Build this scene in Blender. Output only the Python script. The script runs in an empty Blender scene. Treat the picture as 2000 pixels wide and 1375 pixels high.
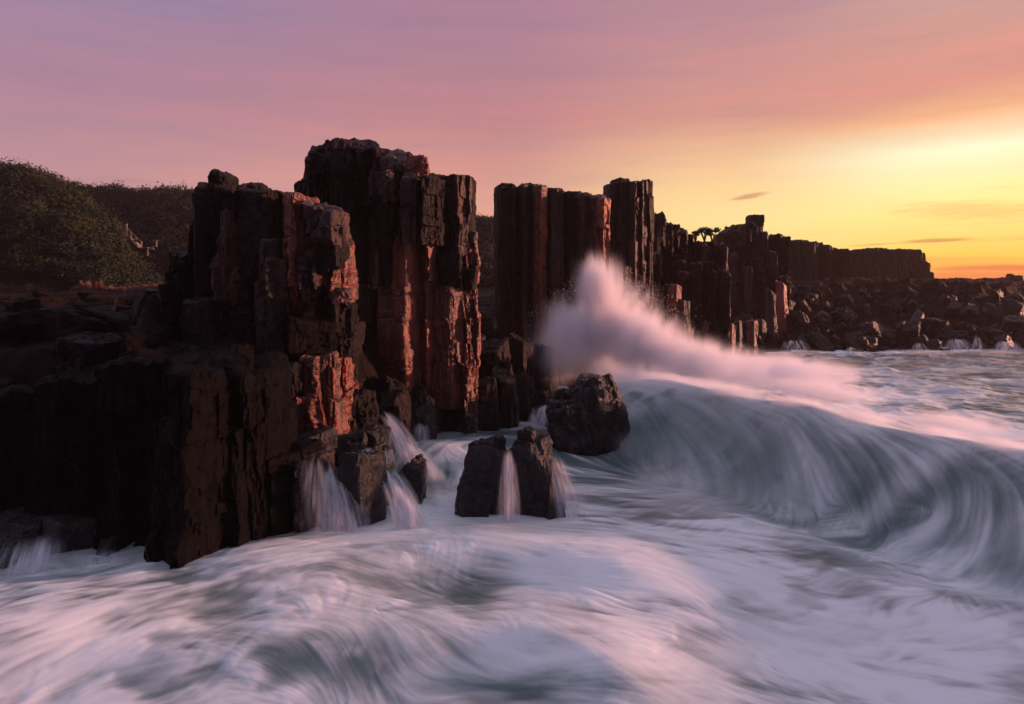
import bpy, math, random
import numpy as np
from mathutils import Vector
rad = math.radians
sc = bpy.context.scene
COL = sc.collection
# ------------------------------------------------------------------ camera
F = 1333.0            # focal length in pixels of a 2000 px wide frame
HZ = 545.0            # horizon row
CH = 5.0              # eye height above the sea
cam_d = bpy.data.cameras.new('camera'); cam = bpy.data.objects.new('camera', cam_d); COL.objects.link(cam)
cam.location = (0, 0, CH); cam.rotation_euler = (rad(90), 0, 0)
cam_d.sensor_width = 36; cam_d.lens = 36*F/2000; cam_d.shift_y = -(687.5-HZ)/2000
cam_d.clip_start = 0.1; cam_d.clip_end = 6000
sc.camera = cam
# ------------------------------------------------------------------ exposure, sun, sky
sc.view_settings.view_transform = 'Standard'; sc.view_settings.look = 'None'
sc.view_settings.exposure = 0.4; sc.view_settings.gamma = 1.0
SUN_AZ, SUN_EL = 80.0, 7.0
SD = Vector((math.sin(rad(SUN_AZ))*math.cos(rad(SUN_EL)), math.cos(rad(SUN_AZ))*math.cos(rad(SUN_EL)), math.sin(rad(SUN_EL))))
sl = bpy.data.lights.new('sun', 'SUN'); sun = bpy.data.objects.new('sun', sl); COL.objects.link(sun)
sun.rotation_euler = SD.to_track_quat('Z', 'Y').to_euler(); sun.location = (60, 20, 30)
sl.energy = 5.0; sl.angle = rad(2.5); sl.color = (1.0, 0.45, 0.31)

def srgb(r, g, b):
    f = lambda c: (c/255/12.92) if c/255 <= 0.04045 else ((c/255+0.055)/1.055)**2.4
    return (f(r), f(g), f(b), 1)
class NT:
    """small helper to write node graphs"""
    def __init__(s, tree): s.t = tree; s.n = tree.nodes; s.l = tree.links
    def node(s, typ, **kw):
        n = s.n.new(typ)
        for k, v in kw.items(): setattr(n, k, v)
        return n
    def put(s, sock, v):
        if isinstance(v, bpy.types.NodeSocket): s.l.new(v, sock)
        elif v is not None: sock.default_value = v
    def m(s, op, a, b=None, c=None, clamp=False):
        n = s.node('ShaderNodeMath', operation=op, use_clamp=clamp)
        s.put(n.inputs[0], a); s.put(n.inputs[1], b); s.put(n.inputs[2], c)
        return n.outputs[0]
    def vm(s, op, a, b=None, out=0):
        n = s.node('ShaderNodeVectorMath', operation=op)
        s.put(n.inputs[0], a); s.put(n.inputs[1], b)
        return n.outputs[out]
    def mix(s, f, a, b, blend='MIX'):
        n = s.node('ShaderNodeMix', data_type='RGBA', blend_type=blend)
        s.put(n.inputs[0], f); s.put(n.inputs[6], a); s.put(n.inputs[7], b)
        return n.outputs[2]
    def ss(s, x, a, b, lo=0.0, hi=1.0):
        n = s.node('ShaderNodeMapRange', interpolation_type='SMOOTHSTEP')
        s.put(n.inputs[0], x); s.put(n.inputs[1], a); s.put(n.inputs[2], b); s.put(n.inputs[3], lo); s.put(n.inputs[4], hi)
        return n.outputs[0]
    def ramp(s, x, stops):
        n = s.node('ShaderNodeValToRGB'); r = n.color_ramp
        while len(r.elements) < len(stops): r.elements.new(0.5)
        for e, (p, c) in zip(r.elements, stops): e.position = p; e.color = c
        s.put(n.inputs[0], x); return n.outputs[0]
    def noise(s, vec, scale, detail=2.0, rough=0.5, dist=0.0, dims='3D', out=0):
        n = s.node('ShaderNodeTexNoise', noise_dimensions=dims)
        s.put(n.inputs['Vector'], vec); n.inputs['Scale'].default_value = scale
        n.inputs['Detail'].default_value = detail; n.inputs['Roughness'].default_value = rough
        n.inputs['Distortion'].default_value = dist
        return n.outputs[out]
    def vscale(s, vec, sx, sy, sz): return s.vm('MULTIPLY', vec, (sx, sy, sz))

world = bpy.data.worlds.new('World'); sc.world = world; world.use_nodes = True
W = NT(world.node_tree); W.n.clear()
g = W.node('ShaderNodeTexCoord').outputs['Generated']
sep = W.node('ShaderNodeSeparateXYZ'); W.put(sep.inputs[0], g); dx, dy, dz = sep.outputs
az = W.m('MULTIPLY', W.m('ARCTAN2', dx, dy), 180/math.pi)          # degrees right of the view axis
el = W.m('MULTIPLY', W.m('ARCSINE', dz), 180/math.pi)
wob = W.noise(W.vscale(g, 1.5, 1.5, 7), 1.6, 4, 0.55)
elw = W.m('ADD', el, W.m('MULTIPLY', W.m('SUBTRACT', wob, 0.5), 3.0))
ef = W.m('DIVIDE', W.m('ADD', elw, 10), 100, clamp=True)             # elevation -10..90 -> 0..1
E = lambda d: (d+10)/100
SKY = [
 (-38, [(-10,(120,90,105)),(0,(206,150,150)),(7,(190,142,148)),(14,(172,131,151)),(20,(150,130,162)),(35,(140,126,160)),(60,(188,188,212)),(90,(208,208,228))]),
 (-2,  [(-10,(150,105,95)),(0,(240,176,140)),(7,(218,158,142)),(13,(190,133,138)),(20,(168,127,148)),(35,(150,125,155)),(60,(188,188,212)),(90,(208,208,228))]),
 (17,  [(-10,(190,130,80)),(0,(255,220,124)),(5,(255,226,152)),(9,(246,200,150)),(13,(212,150,136)),(20,(186,138,146)),(35,(160,125,150)),(60,(188,188,212)),(90,(208,208,228))]),
 (34,  [(-10,(200,90,70)),(0,(240,130,75)),(1.6,(254,206,84)),(5,(255,242,150)),(8.8,(255,253,212)),(11.4,(244,180,134)),(14,(220,150,134)),(20,(200,158,150)),(35,(165,130,150)),(60,(188,188,212)),(90,(208,208,228))]),
 (62,  [(-10,(200,90,70)),(0,(240,130,75)),(2,(255,200,90)),(6,(255,225,120)),(12,(235,170,120)),(20,(205,150,140)),(35,(165,130,150)),(60,(188,188,212)),(90,(208,208,228))]),
 (120, [(-10,(80,60,75)),(0,(120,92,110)),(7,(112,90,120)),(14,(110,96,130)),(25,(115,108,145)),(35,(120,118,160)),(60,(188,188,212)),(90,(208,208,228))]),
]
prev = None
for i, (a, st) in enumerate(SKY):
    c = W.ramp(ef, [(E(e), srgb(*k)) for e, k in st])
    prev = c if prev is None else W.mix(W.ss(az, SKY[i-1][0], a), prev, c)
back = W.ramp(ef, [(0, srgb(25,28,45)), (E(0), srgb(40,44,72)), (E(14), srgb(56,58,95)), (E(40), srgb(96,98,140)), (E(62), srgb(188,188,212)), (1, srgb(208,208,228))])
prev = W.mix(W.ss(W.m('ABSOLUTE', az), 100, 170), prev, back)
# thin streaks of cloud low on the right, and a few named wisps
st = W.noise(W.vscale(g, 2.2, 2.2, 42), 1.7, 5, 0.6)
stf = W.m('MULTIPLY', W.ss(st, 0.52, 0.75), W.m('MULTIPLY', W.ss(az, 5, 30), W.ss(el, 9, 2)))
prev = W.mix(W.m('MULTIPLY', stf, 0.55), prev, srgb(250,150,100))
ci = W.noise(W.vm('ADD', W.vscale(g, 1.2, 1.2, 16), W.vscale(W.noise(g, 2, 3, .5, out=1), .35, .35, .35)), 2.4, 7, 0.62)
prev = W.mix(W.ss(ci, 0.45, 0.75, 0.0, 0.6), prev, W.mix(1.0, prev, (1.22, 1.02, .98, 1), 'MULTIPLY'))
prev = W.mix(W.ss(ci, 0.5, 0.28, 0.0, 0.5), prev, W.mix(1.0, prev, (.86, .88, 1.0, 1), 'MULTIPLY'))
wn = W.noise(W.vscale(g, 6, 6, 60), 4, 5, 0.65)
def pix_dir(u, v):
    x, z = (u-1000)/F, (HZ-v)/F
    return math.degrees(math.atan(x)), math.degrees(math.atan(z/math.sqrt(1+x*x)))
for (u, v, wa, we, k, cc, tilt) in [(1462,384,1.7,0.24,0.7,(205,135,100),0.16),(1822,470,2.6,0.17,0.75,(214,140,80),0.03),(1700,478,2.0,0.10,0.5,(224,160,90),0.05),
                              (1890,412,5.5,0.8,0.5,(240,186,110),-0.06),(1960,523,5.5,0.22,0.8,(238,120,80),0.0),(1880,535,4,0.12,0.6,(240,140,90),0.0),(100,362,5,0.5,0.35,(168,122,140),0.0),
                              (230,352,3,0.3,0.25,(168,122,140),0.0),(1900,505,5,0.12,0.45,(246,170,90),0.0)]:
    a0, e0 = pix_dir(u, v)
    da = W.m('DIVIDE', W.m('SUBTRACT', az, a0), wa)
    de = W.m('DIVIDE', W.m('SUBTRACT', W.m('SUBTRACT', el, e0), W.m('MULTIPLY', W.m('SUBTRACT', az, a0), tilt)), we)
    gs = W.m('EXPONENT', W.m('MULTIPLY', W.m('ADD', W.m('MULTIPLY', da, da), W.m('MULTIPLY', de, de)), -1.0))
    f = W.m('MULTIPLY', W.ss(W.m('MULTIPLY', gs, W.m('ADD', W.m('MULTIPLY', wn, 1.6), 0.0)), 0.18, 0.75), k)
    prev = W.mix(f, prev, srgb(*cc))
sky = W.node('ShaderNodeTexSky', sky_type='NISHITA', sun_disc=False)
sky.sun_elevation = rad(SUN_EL); sky.sun_rotation = rad(SUN_AZ); sky.altitude = 0
b1 = W.node('ShaderNodeBackground'); W.put(b1.inputs[0], prev); b1.inputs[1].default_value = 0.765
b2 = W.node('ShaderNodeBackground'); W.put(b2.inputs[0], sky.outputs[0]); b2.inputs[1].default_value = 0.004
ad = W.node('ShaderNodeAddShader'); W.l.new(b1.outputs[0], ad.inputs[0]); W.l.new(b2.outputs[0], ad.inputs[1])
wo = W.node('ShaderNodeOutputWorld'); W.l.new(ad.outputs[0], wo.inputs[0])

sc.cycles.volume_bounces = 8; sc.cycles.max_bounces = 12; sc.cycles.transparent_max_bounces = 16
# ------------------------------------------------------------------ numpy helpers
def _h(x, y, z, s):
    h = (x.astype(np.uint32)*np.uint32(374761393) + y.astype(np.uint32)*np.uint32(668265263) + z.astype(np.uint32)*np.uint32(2147483647-3) + np.uint32((s*974634777) & 0xffffffff))
    h = (h ^ (h >> np.uint32(13)))*np.uint32(1274126177); h = h ^ (h >> np.uint32(16)); h = h*np.uint32(2246822519); h = h ^ (h >> np.uint32(15))
    return h.astype(np.float32)/np.float32(4294967295.0)
def vn(x, y, z, s=0):
    """value noise, 0..1"""
    x, y, z = np.broadcast_arrays(np.asarray(x, np.float32), np.asarray(y, np.float32), np.asarray(z, np.float32))
    xi, yi, zi = np.floor(x), np.floor(y), np.floor(z); fx, fy, fz = x-xi, y-yi, z-zi
    xi, yi, zi = xi.astype(np.int32), yi.astype(np.int32), zi.astype(np.int32)
    fx, fy, fz = [t*t*t*(t*(t*6-15)+10) for t in (fx, fy, fz)]
    r = 0
    for a in (0, 1):
        for b in (0, 1):
            for c in (0, 1):
                w = (fx if a else 1-fx)*(fy if b else 1-fy)*(fz if c else 1-fz)
                r = r + w*_h(xi+a, yi+b, zi+c, s)
    return r
def fbm(x, y, z, o=4, s=0, g=0.5):
    r, a, t = 0, 1.0, 0
    for i in range(o):
        k = 2.03**i
        r = r + a*(vn(x*k+i*17.3, y*k+i*9.1, z*k-i*5.7, s+i)*2-1); t += a; a *= g
    return r/t
def ridge(x, y, z, o=3, s=0):
    r, a, t = 0, 1.0, 0
    for i in range(o):
        k = 2.1**i
        r = r + a*(1-np.abs(vn(x*k+i*11, y*k, z*k+i*3, s+i)*2-1)*2); t += a; a *= 0.5
    return r/t
def blocks(x, y, z, f, s=0, zs=0.6, warp=0.35):
    """chipped, stepped surface: a random level for each cell of a warped lattice, -1..1"""
    a = x*f+warp*(vn(x*f*.8, y*f*.8, z*f*.8, s+1)*2-1)+z*f*0.11; b = y*f+warp*(vn(x*f*.8, y*f*.8, z*f*.8, s+2)*2-1)+x*f*.17
    c = z*f*zs+warp*1.3*(vn(x*f*.8, y*f*.8, z*f*.8, s+3)*2-1)
    return _h(np.floor(a).astype(np.int32), np.floor(b).astype(np.int32), np.floor(c).astype(np.int32), s)*2-1
def sstep(x, a, b):
    t = np.clip((x-a)/(b-a), 0, 1); return t*t*(3-2*t)
def grid_faces(nr, nc, wrap=False, base=0):
    r = np.arange(nr-1)[:, None]; c = np.arange(nc if wrap else nc-1)[None, :]
    a = r*nc+c; b = r*nc+(c+1) % nc; d = a+nc; e = b+nc
    return (np.stack([a, b, e, d], -1).reshape(-1, 4)+base)
def mesh_np(name, verts, quads, mat, smooth=False, attrs=None):
    me = bpy.data.meshes.new(name)
    n = len(verts); q = len(quads); k = quads.shape[1]
    me.vertices.add(n); me.vertices.foreach_set('co', np.asarray(verts, np.float32).ravel())
    me.loops.add(q*k); me.loops.foreach_set('vertex_index', np.asarray(quads, np.int32).ravel())
    me.polygons.add(q); me.polygons.foreach_set('loop_start', np.arange(0, q*k, k, dtype=np.int32))
    me.polygons.foreach_set('loop_total', np.full(q, k, np.int32))
    me.update(calc_edges=True)
    me.polygons.foreach_set('use_smooth', np.full(q, smooth))
    for an, av in (attrs or {}).items():
        at = me.attributes.new(an, 'FLOAT', 'POINT'); at.data.foreach_set('value', np.asarray(av, np.float32))
    me.materials.append(mat); return me
def link(name, me, parent=None, loc=(0, 0, 0)):
    o = bpy.data.objects.new(name, me); COL.objects.link(o); o.location = loc
    if parent is not None: o.parent = parent
    return o
def tag(o, label=None, cat=None, group=None, kind=None):
    if label: o['label'] = label
    if cat: o['category'] = cat
    if group: o['group'] = group
    if kind: o['kind'] = kind
    return o
def empty(name, label, cat, loc, group=None):
    e = bpy.data.objects.new(name, None); COL.objects.link(e); e.location = loc; e.empty_display_size = 0.3
    return tag(e, label, cat, group)
def P(u, v, Y): return Vector(((u-1000)/F*Y, Y, CH+(HZ-v)/F*Y))
def X_(u, Y): return (u-1000)/F*Y
def Z_(v, Y): return CH+(HZ-v)/F*Y

# ------------------------------------------------------------------ materials
def new_mat(name):
    m = bpy.data.materials.new(name); m.use_nodes = True; t = NT(m.node_tree); t.n.clear()
    out = t.node('ShaderNodeOutputMaterial'); return m, t, out
def rock_mat(name, dark, light, red=0.0, rough=0.55, wet_h=1.6, scale=1.0, bump=1.0, spec=0.5, wetc=(0.010, 0.009, 0.011, 1)):
    m, t, out = new_mat(name)
    p = t.node('ShaderNodeNewGeometry').outputs['Position']
    big = t.noise(t.vscale(p, 1, 1, .45), 0.55*scale, 4, 0.6)
    med = t.noise(t.vscale(p, 1, 1, .5), 3.2*scale, 6, 0.65)
    fine = t.noise(p, 22*scale, 6, 0.7)
    drip = t.noise(t.vscale(p, 1, 1, .07), 7*scale, 4, 0.65)
    f = t.m('ADD', t.m('MULTIPLY', big, 0.9), t.m('ADD', t.m('MULTIPLY', med, 0.7), t.m('MULTIPLY', drip, 0.5)))
    base = t.mix(t.ss(f, 0.86, 1.32), dark+(1,), light+(1,))
    base = t.mix(t.ss(fine, 0.35, 0.75, 0.0, 0.6), base, tuple(c*0.45 for c in dark)+(1,))
    sp = t.node('ShaderNodeSeparateXYZ'); t.put(sp.inputs[0], p)
    wet = t.ss(t.m('ADD', sp.outputs[2], t.m('MULTIPLY', t.m('SUBTRACT', big, 0.5), 2.2)), wet_h+0.5, wet_h-0.6)
    base = t.mix(t.m('MULTIPLY', wet, 0.72), base, wetc)
    vo = t.node('ShaderNodeTexVoronoi', feature='DISTANCE_TO_EDGE'); t.put(vo.inputs['Vector'], t.vm('ADD', t.vscale(p, 1, 1, .45), t.vscale(t.noise(p, 2.0, 5, .7, out=1), .7, .7, .7)))
    vo.inputs['Scale'].default_value = 2.1*scale
    crack = t.ss(vo.outputs['Distance'], 0.0, 0.03)
    base = t.mix(crack, tuple(c*0.2 for c in dark)+(1,), base)
    rg = t.node('ShaderNodeTexNoise', noise_type='RIDGED_MULTIFRACTAL'); t.put(rg.inputs['Vector'], t.vscale(p, 1, 1, .45)); rg.inputs['Scale'].default_value = 3.5*scale
    rg.inputs['Detail'].default_value = 7; rg.inputs['Roughness'].default_value = .62
    b = t.node('ShaderNodeBsdfPrincipled')
    t.put(b.inputs['Base Color'], base)
    t.put(b.inputs['Roughness'], t.m('SUBTRACT', t.m('ADD', t.m('MULTIPLY', med, 0.25), rough-0.1), t.m('MULTIPLY', wet, 0.14)))
    b.inputs['Specular IOR Level'].default_value = spec
    h = t.m('ADD', t.m('MULTIPLY', med, 0.35), t.m('MULTIPLY', fine, 0.18))
    h = t.m('ADD', h, t.m('MULTIPLY', rg.outputs[0], 0.10))
    h = t.m('ADD', h, t.m('MULTIPLY', drip, 0.22))
    h = t.m('ADD', h, t.m('MULTIPLY', crack, 0.12))
    bp = t.node('ShaderNodeBump'); bp.inputs['Strength'].default_value = 1.0*bump; bp.inputs['Distance'].default_value = 0.22/scale
    t.put(bp.inputs['Height'], h); t.l.new(bp.outputs[0], b.inputs['Normal'])
    t.l.new(b.outputs[0], out.inputs[0]); return m
M_dark = rock_mat('dark_basalt', (0.005, 0.0035, 0.0035), (0.024, 0.011, 0.009), spec=.17, rough=.5)
M_shaded = rock_mat('shaded_basalt', (0.0025, 0.002, 0.0022), (0.0042, 0.0024, 0.0023), spec=.07, rough=.5, bump=1.1, wetc=(.004, .004, .0045, 1))  # basalt darkened further: the near cliff's shade is put into its colour
M_red_lit = rock_mat('sunlit_red_basalt', (0.06, 0.017, 0.011), (0.36, 0.075, 0.034), rough=0.40, bump=0.55, wet_h=1.0)  # reddish rock, with the low sun's glow on lit faces painted into its colour
M_brown = rock_mat('brown_basalt', (0.012, 0.005, 0.004), (0.10, 0.030, 0.020), rough=0.45, bump=.8, spec=.4)
M_wet = rock_mat('wet_basalt', (0.004, 0.0035, 0.004), (0.016, 0.012, 0.012), rough=0.40, wet_h=3, spec=0.5)
M_far = rock_mat('far_basalt', (0.004, 0.003, 0.003), (0.022, 0.011, 0.010), scale=0.5, wet_h=1.3, spec=.25)
M_plat = rock_mat('platform_basalt', (0.005, 0.0035, 0.0035), (0.022, 0.013, 0.011), scale=0.7, wet_h=0.5, rough=0.8, spec=.1)

# ------------------------------------------------------------------ rock builders
def column_mesh(cx, cy, hw, hd, z0, z1, seed, mat, nth=72, nz=90, sides=6, rot=None, tilt=(0, 0), seg=1.6, off=0.10, rough=0.06, taper=0.0,
                lean=(0, 0), rtop=0.06, soft=42.0, groove=0.035, bulge=0.0, topn=0.15, rsh=0.10, blk=1.0):
    """an upright basalt prism: flat faces that step in and out at its cooling joints"""
    R = np.random.RandomState(seed)
    rot = R.rand()*6.28 if rot is None else rad(rot)
    ph = rot+np.arange(sides)*2*np.pi/sides+R.uniform(-.22, .22, sides)
    d0 = 1.0*R.uniform(0.84, 1.0, sides)
    H = z1-z0
    nb = max(1, int(H/seg)); bounds = np.sort(z0+H*(np.arange(1, nb+1)/(nb+1.0)+R.uniform(-.3, .3, nb)/(nb+1)))
    offs = R.uniform(-off, off, (nb+1, sides)); offs[R.rand(nb+1, sides) < 0.45] *= 0.15
    th = np.linspace(0, 2*np.pi, nth, endpoint=False)
    zz = np.linspace(0, 1, nz)
    TH, ZN = np.meshgrid(th, zz); Z = z0+ZN*H
    s = R.randint(1, 9999)
    Zw = Z+0.22*fbm(np.cos(TH)*1.6, np.sin(TH)*1.6, Z*0.5+seed, 3, s)
    idx = np.searchsorted(bounds, Zw)
    acc = 0
    for i in range(sides):
        dzi = np.searchsorted(bounds+R.uniform(-.25, .25)*min(seg, 1), Zw)
        dzi = np.clip(dzi, 0, nb)
        d = d0[i]+offs[dzi, i]+0.05*fbm(Z*0.7+i*7, i*3.1, s*0.01, 2, s+i)
        c = np.cos(TH-ph[i])
        acc = acc+np.exp(-soft*np.minimum(d/np.maximum(c, 0.05), 3.5))
    r = -np.log(acc)/soft
    r = np.clip(r, 0.3, 1.5)
    m_ = min(hw, hd)
    wx, wy = np.cos(TH)*hw, np.sin(TH)*hd
    nz_ = fbm(wx*1.3+cx, wy*1.3+cy, Z*0.8, 3, s+40)*rough*0.5 + ridge(wx*3+cx, wy*3+cy, Z*1.1, 3, s+50)*rough*0.35 + fbm(wx*7, wy*7, Z*5, 3, s+60)*rough*0.3
    nz_ = nz_+blk*rough*(blocks(wx+cx, wy+cy, Z, 1.5, s+80, .28, .10)*0.85+blocks(wx+cx, wy+cy, Z, 3.8, s+90, .35, .12)*0.38+blocks(wx+cx, wy+cy, Z, 9.0, s+95, .5, .2)*0.14)
    gr = 0
    for bz in bounds: gr = gr+np.exp(-((Zw-bz)/0.035)**2)
    r = r+nz_/max(m_, .3)*1.0-gr*groove/max(m_, .3)*0.6
    r = r*(1+taper*(1-ZN)**1.5+bulge*np.sin(ZN*np.pi))
    # shoulder
    k = np.clip((Z-(z1-rtop))/max(rtop, 1e-3), 0, 1); r = r*(1-rsh*k**2)
    X = cx+r*wx+lean[0]*(ZN-.5)*H; Yv = cy+r*wy+lean[1]*(ZN-.5)*H
    Zt = Z+sstep(ZN, 0.85, 1.0)*((X-cx)*tilt[0]+(Yv-cy)*tilt[1]+topn*fbm(X*1.7, Yv*1.7, 3.3, 4, s+70))
    V = [np.stack([X, Yv, Zt], -1)]
    for fr in (0.94, 0.82, 0.66, 0.48, 0.3, 0.14, 0.02):
        Xc = cx+lean[0]*.5*H+(X[-1]-cx-lean[0]*.5*H)*fr; Yc = cy+lean[1]*.5*H+(Yv[-1]-cy-lean[1]*.5*H)*fr
        zc = z1+(Xc-cx)*tilt[0]+(Yc-cy)*tilt[1]+topn*fbm(Xc*1.7, Yc*1.7, 3.3, 4, s+70)+(0.42 if rtop > .3 else .08)*(1-fr**4)*min(rtop, .2)+0.05*fbm(Xc*6, Yc*6, 1, 2, s)
        V.append(np.stack([Xc, Yc, zc], -1)[None])
    V = np.concatenate(V, 0)
    q = grid_faces(V.shape[0], nth, True)
    return V.reshape(-1, 3), q, mat
def lump_arrays(cx, cy, cz, rx, ry, rz, seed, planes=16, rough=0.10, soft=50.0, n=56, rotz=0.0, cut=0.62, cmax=1.0, lean=(0, 0)):
    """a faceted boulder: a ball cut by planes and weathered"""
    R = np.random.RandomState(seed)
    nr = planes; nv = R.normal(size=(nr, 3)); nv /= np.linalg.norm(nv, axis=1)[:, None]
    dd = R.uniform(cut, cmax, nr)*1.06
    yw = R.rand()*6.28; ax_ = np.array([[math.cos(yw), math.sin(yw), 0], [-math.sin(yw), math.cos(yw), 0], [0, 0, 1.]])
    nv[:6] = np.concatenate([ax_, -ax_])+R.uniform(-.28, .28, (6, 3)); nv[:6] /= np.linalg.norm(nv[:6], axis=1)[:, None]; dd[:6] = R.uniform(.52, .70, 6)
    th = np.linspace(0, 2*np.pi, 2*n, endpoint=False); ph = np.linspace(0.02, np.pi-0.02, n)
    TH, PH = np.meshgrid(th, ph); D = np.stack([np.sin(PH)*np.cos(TH), np.sin(PH)*np.sin(TH), np.cos(PH)], -1)
    acc = np.exp(-soft*1.02)
    for i in range(nr):
        c = D@nv[i]; acc = acc+np.exp(-soft*np.minimum(dd[i]/np.maximum(c, 0.05), 3))
    r = -np.log(acc)/soft
    s = R.randint(1, 9999); m_ = (rx*ry*rz)**(1/3)
    q = D*m_
    r = r+rough*(fbm(q[..., 0]*1.5/m_, q[..., 1]*1.5/m_, q[..., 2]*1.5/m_, 5, s, 0.55))+rough*0.35*ridge(D[..., 0]*3, D[..., 1]*3, D[..., 2]*2, 3, s+9)
    qx, qy, qz = D[..., 0]*rx, D[..., 1]*ry, D[..., 2]*rz
    r = r+rough*(blocks(qx, qy, qz, 1.8/m_, s+11, .9)*0.45+blocks(qx, qy, qz, 4.5/m_, s+12, .9)*0.22+blocks(qx, qy, qz, 10/m_, s+13, .9)*0.08)
    V = D*r[..., None]; V = V-(V.reshape(-1, 3).max(0)+V.reshape(-1, 3).min(0))/2; V = V/np.abs(V.reshape(-1, 3)).max(0)*np.array([rx, ry, rz])
    ca, sa = math.cos(rotz), math.sin(rotz)
    x = V[..., 0]*ca-V[..., 1]*sa; y = V[..., 0]*sa+V[..., 1]*ca; z = V[..., 2]
    V = np.stack([cx+x+lean[0]*z, cy+y+lean[1]*z, cz+z], -1)
    f = grid_faces(n, 2*n, True)[:, ::-1]
    return V.reshape(-1, 3), f
def join(parts):
    vs, fs, b = [], [], 0
    for v, f in parts: vs.append(v); fs.append(f+b); b += len(v)
    return np.concatenate(vs), np.concatenate(fs)
SEED = [100]
def colp(u0, u1, vt, vb, Y, hd=None, mat=None, res=1.0, **kw):
    """column arrays from where its outline stands; Y is the distance of its front"""
    SEED[0] += 1
    hd = (u1-u0)/2/F*Y if hd is None else hd; hw = (u1-u0)/2/F*(Y+hd)
    uc = (u0+u1)/2; z0 = Z_(vb, Y); z1 = Z_(vt, Y)
    nth = int(min(180, max(20, (u1-u0)*1.3*res+26))); nz = int(min(230, max(12, (vb-vt)/2.6*res)))
    cy = Y+hd
    return column_mesh(X_(uc, Y+hd), cy, hw, hd, z0, z1, kw.pop('seed', SEED[0]), mat, nth=nth, nz=nz, **kw)
def lumpp(u0, u1, vt, vb, Y, hd=None, n=48, **kw):
    SEED[0] += 1
    hd = (u1-u0)/2/F*Y if hd is None else hd; rx = (u1-u0)/2/F*(Y+hd); rz = (vb-vt)/2/F*Y
    return lump_arrays(X_((u0+u1)/2, Y+hd), Y+hd, Z_((vt+vb)/2, Y), rx, hd, rz, kw.pop('seed', SEED[0]), n=n, **kw)
def rel(V, o): return V-np.array(o)[None]
def add_part(root, name, V, q, mat, smooth=False, label=None):
    o = link(name, mesh_np(name, rel(V, root.location), q, mat, smooth), root)
    if label: o['label'] = label
    return o
def stack(name, label, cat, base, cols, group=None):
    root = empty(name, label, cat, base, group)
    for c in cols:
        c = dict(c); nm = c.pop('name', 'column'); mat = c.pop('mat', M_dark); kind = c.pop('kind', 'col'); a = c.pop('a')
        if kind == 'col': V, q, _ = colp(*a, mat=mat, **c)
        else: V, q = lumpp(*a, **c)
        add_part(root, nm, V, q, mat)
    return root
C = lambda *a, **k: dict(a=a, **k)
L = lambda *a, **k: dict(a=a, kind='lump', name=k.pop('name', 'block'), **k)

# ================================================================== SETTING: land
def coast(x):   # distance of the land's edge for each x
    return np.interp(x, [-80, -13, -8, -7.2, -5.5, -4, -2.2, -1.2, 0.5, 2.5, 6, 10, 14, 22, 32, 42, 60, 120],
                        [15, 15, 14.6, 16, 17.0, 19.5, 23, 26, 31, 34, 39, 44, 46.5, 47.5, 49, 47, 60, 95])
def land_h(x, y):
    d = y-coast(x)
    right = sstep(x, 2, 12)
    rise_l = 3.4*sstep(d, -0.2, 1.2)+0.25*np.clip(d-2, 0, 60)*0.05
    rise_m = 3.0*sstep(d, 0.0, 6.0)
    mid = sstep(x, -5.5, -2.5)*(1-right)
    rise_r = 4.7*sstep(d, -1.0, 20.0)*0.55+4.7*0.45*sstep(d, 0, 34)
    h = rise_l*(1-mid-right)+rise_m*mid+rise_r*right
    n = fbm(x*0.25, y*0.25, 0, 4, 5)*0.5+fbm(x*1.1, y*1.1, 0, 4, 6)*0.22+ridge(x*0.6, y*0.8, 0, 3, 7)*0.22
    amp = 0.6+1.2*right
    n = n+(.25+.5*right)*(1-.45*sstep(y, 66, 80))*(1-sstep(y, 110, 130))*(blocks(x, y, 0*x, .55, 401, 1, .5)*.55+blocks(x, y, 0*x, 1.3, 402, 1, .5)*.35+blocks(x, y, 0*x, 2.9, 403, 1, .4)*.18)
    return np.where(d < -1.5, -1.2, -1.2*(1-sstep(d, -1.5, 0.0))+h+n*amp*(1-.55*sstep(y, 66, 80))*sstep(d, -.5, 1.5))
xs = np.concatenate([np.linspace(-90, -24, 60, endpoint=False), np.linspace(-24, 30, 420, endpoint=False), np.linspace(30, 130, 160)])
ys = np.concatenate([np.linspace(13, 40, 220, endpoint=False), np.linspace(40, 75, 170, endpoint=False), np.linspace(75, 150, 190)])
GX, GY = np.meshgrid(xs, ys)
GZ = land_h(GX, GY)
me = mesh_np('shore', np.stack([GX, GY, GZ], -1).reshape(-1, 3), grid_faces(len(ys), len(xs)), M_plat)
tag(link('shore', me), kind='structure')

def hill_h(x, y):
    sil_u = np.array([-900, -200, 0, 60, 110, 150, 200, 240, 275, 310, 2500]); sil_v = np.array([345, 340, 341, 350, 372, 402, 446, 495, 542, 575, 600])
    Y1 = 62.0; hx = X_(sil_u, Y1); hz = Z_(sil_v, Y1)
    top = np.interp(x*Y1/np.maximum(y, 40), hx, hz)
    a = 3.2+(top-3.2)*np.exp(-((np.clip(np.abs(y-66)-3, 0, None))/6.0)**2)
    Y2 = 95.0
    su = np.array([-900, 0, 150, 200, 260, 330, 395, 600, 800, 900, 960, 1010, 1100, 1340, 3000]); sv = np.array([385, 388, 384, 388, 392, 392, 392, 400, 410, 438, 442, 450, 480, 500, 560])
    top2 = np.interp(x*Y2/np.maximum(y, 40), X_(su, Y2), Z_(sv, Y2))
    b = 3.2+(top2-3.2)*sstep(y, 72, 94)
    return (np.maximum(a, b)+fbm(x*.12, y*.12, 1, 3, 31)*0.6)*(1-sstep(x, 8, 22))-2*sstep(x, 8, 22)
M_soil, t, out = new_mat('hill_soil')
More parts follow.
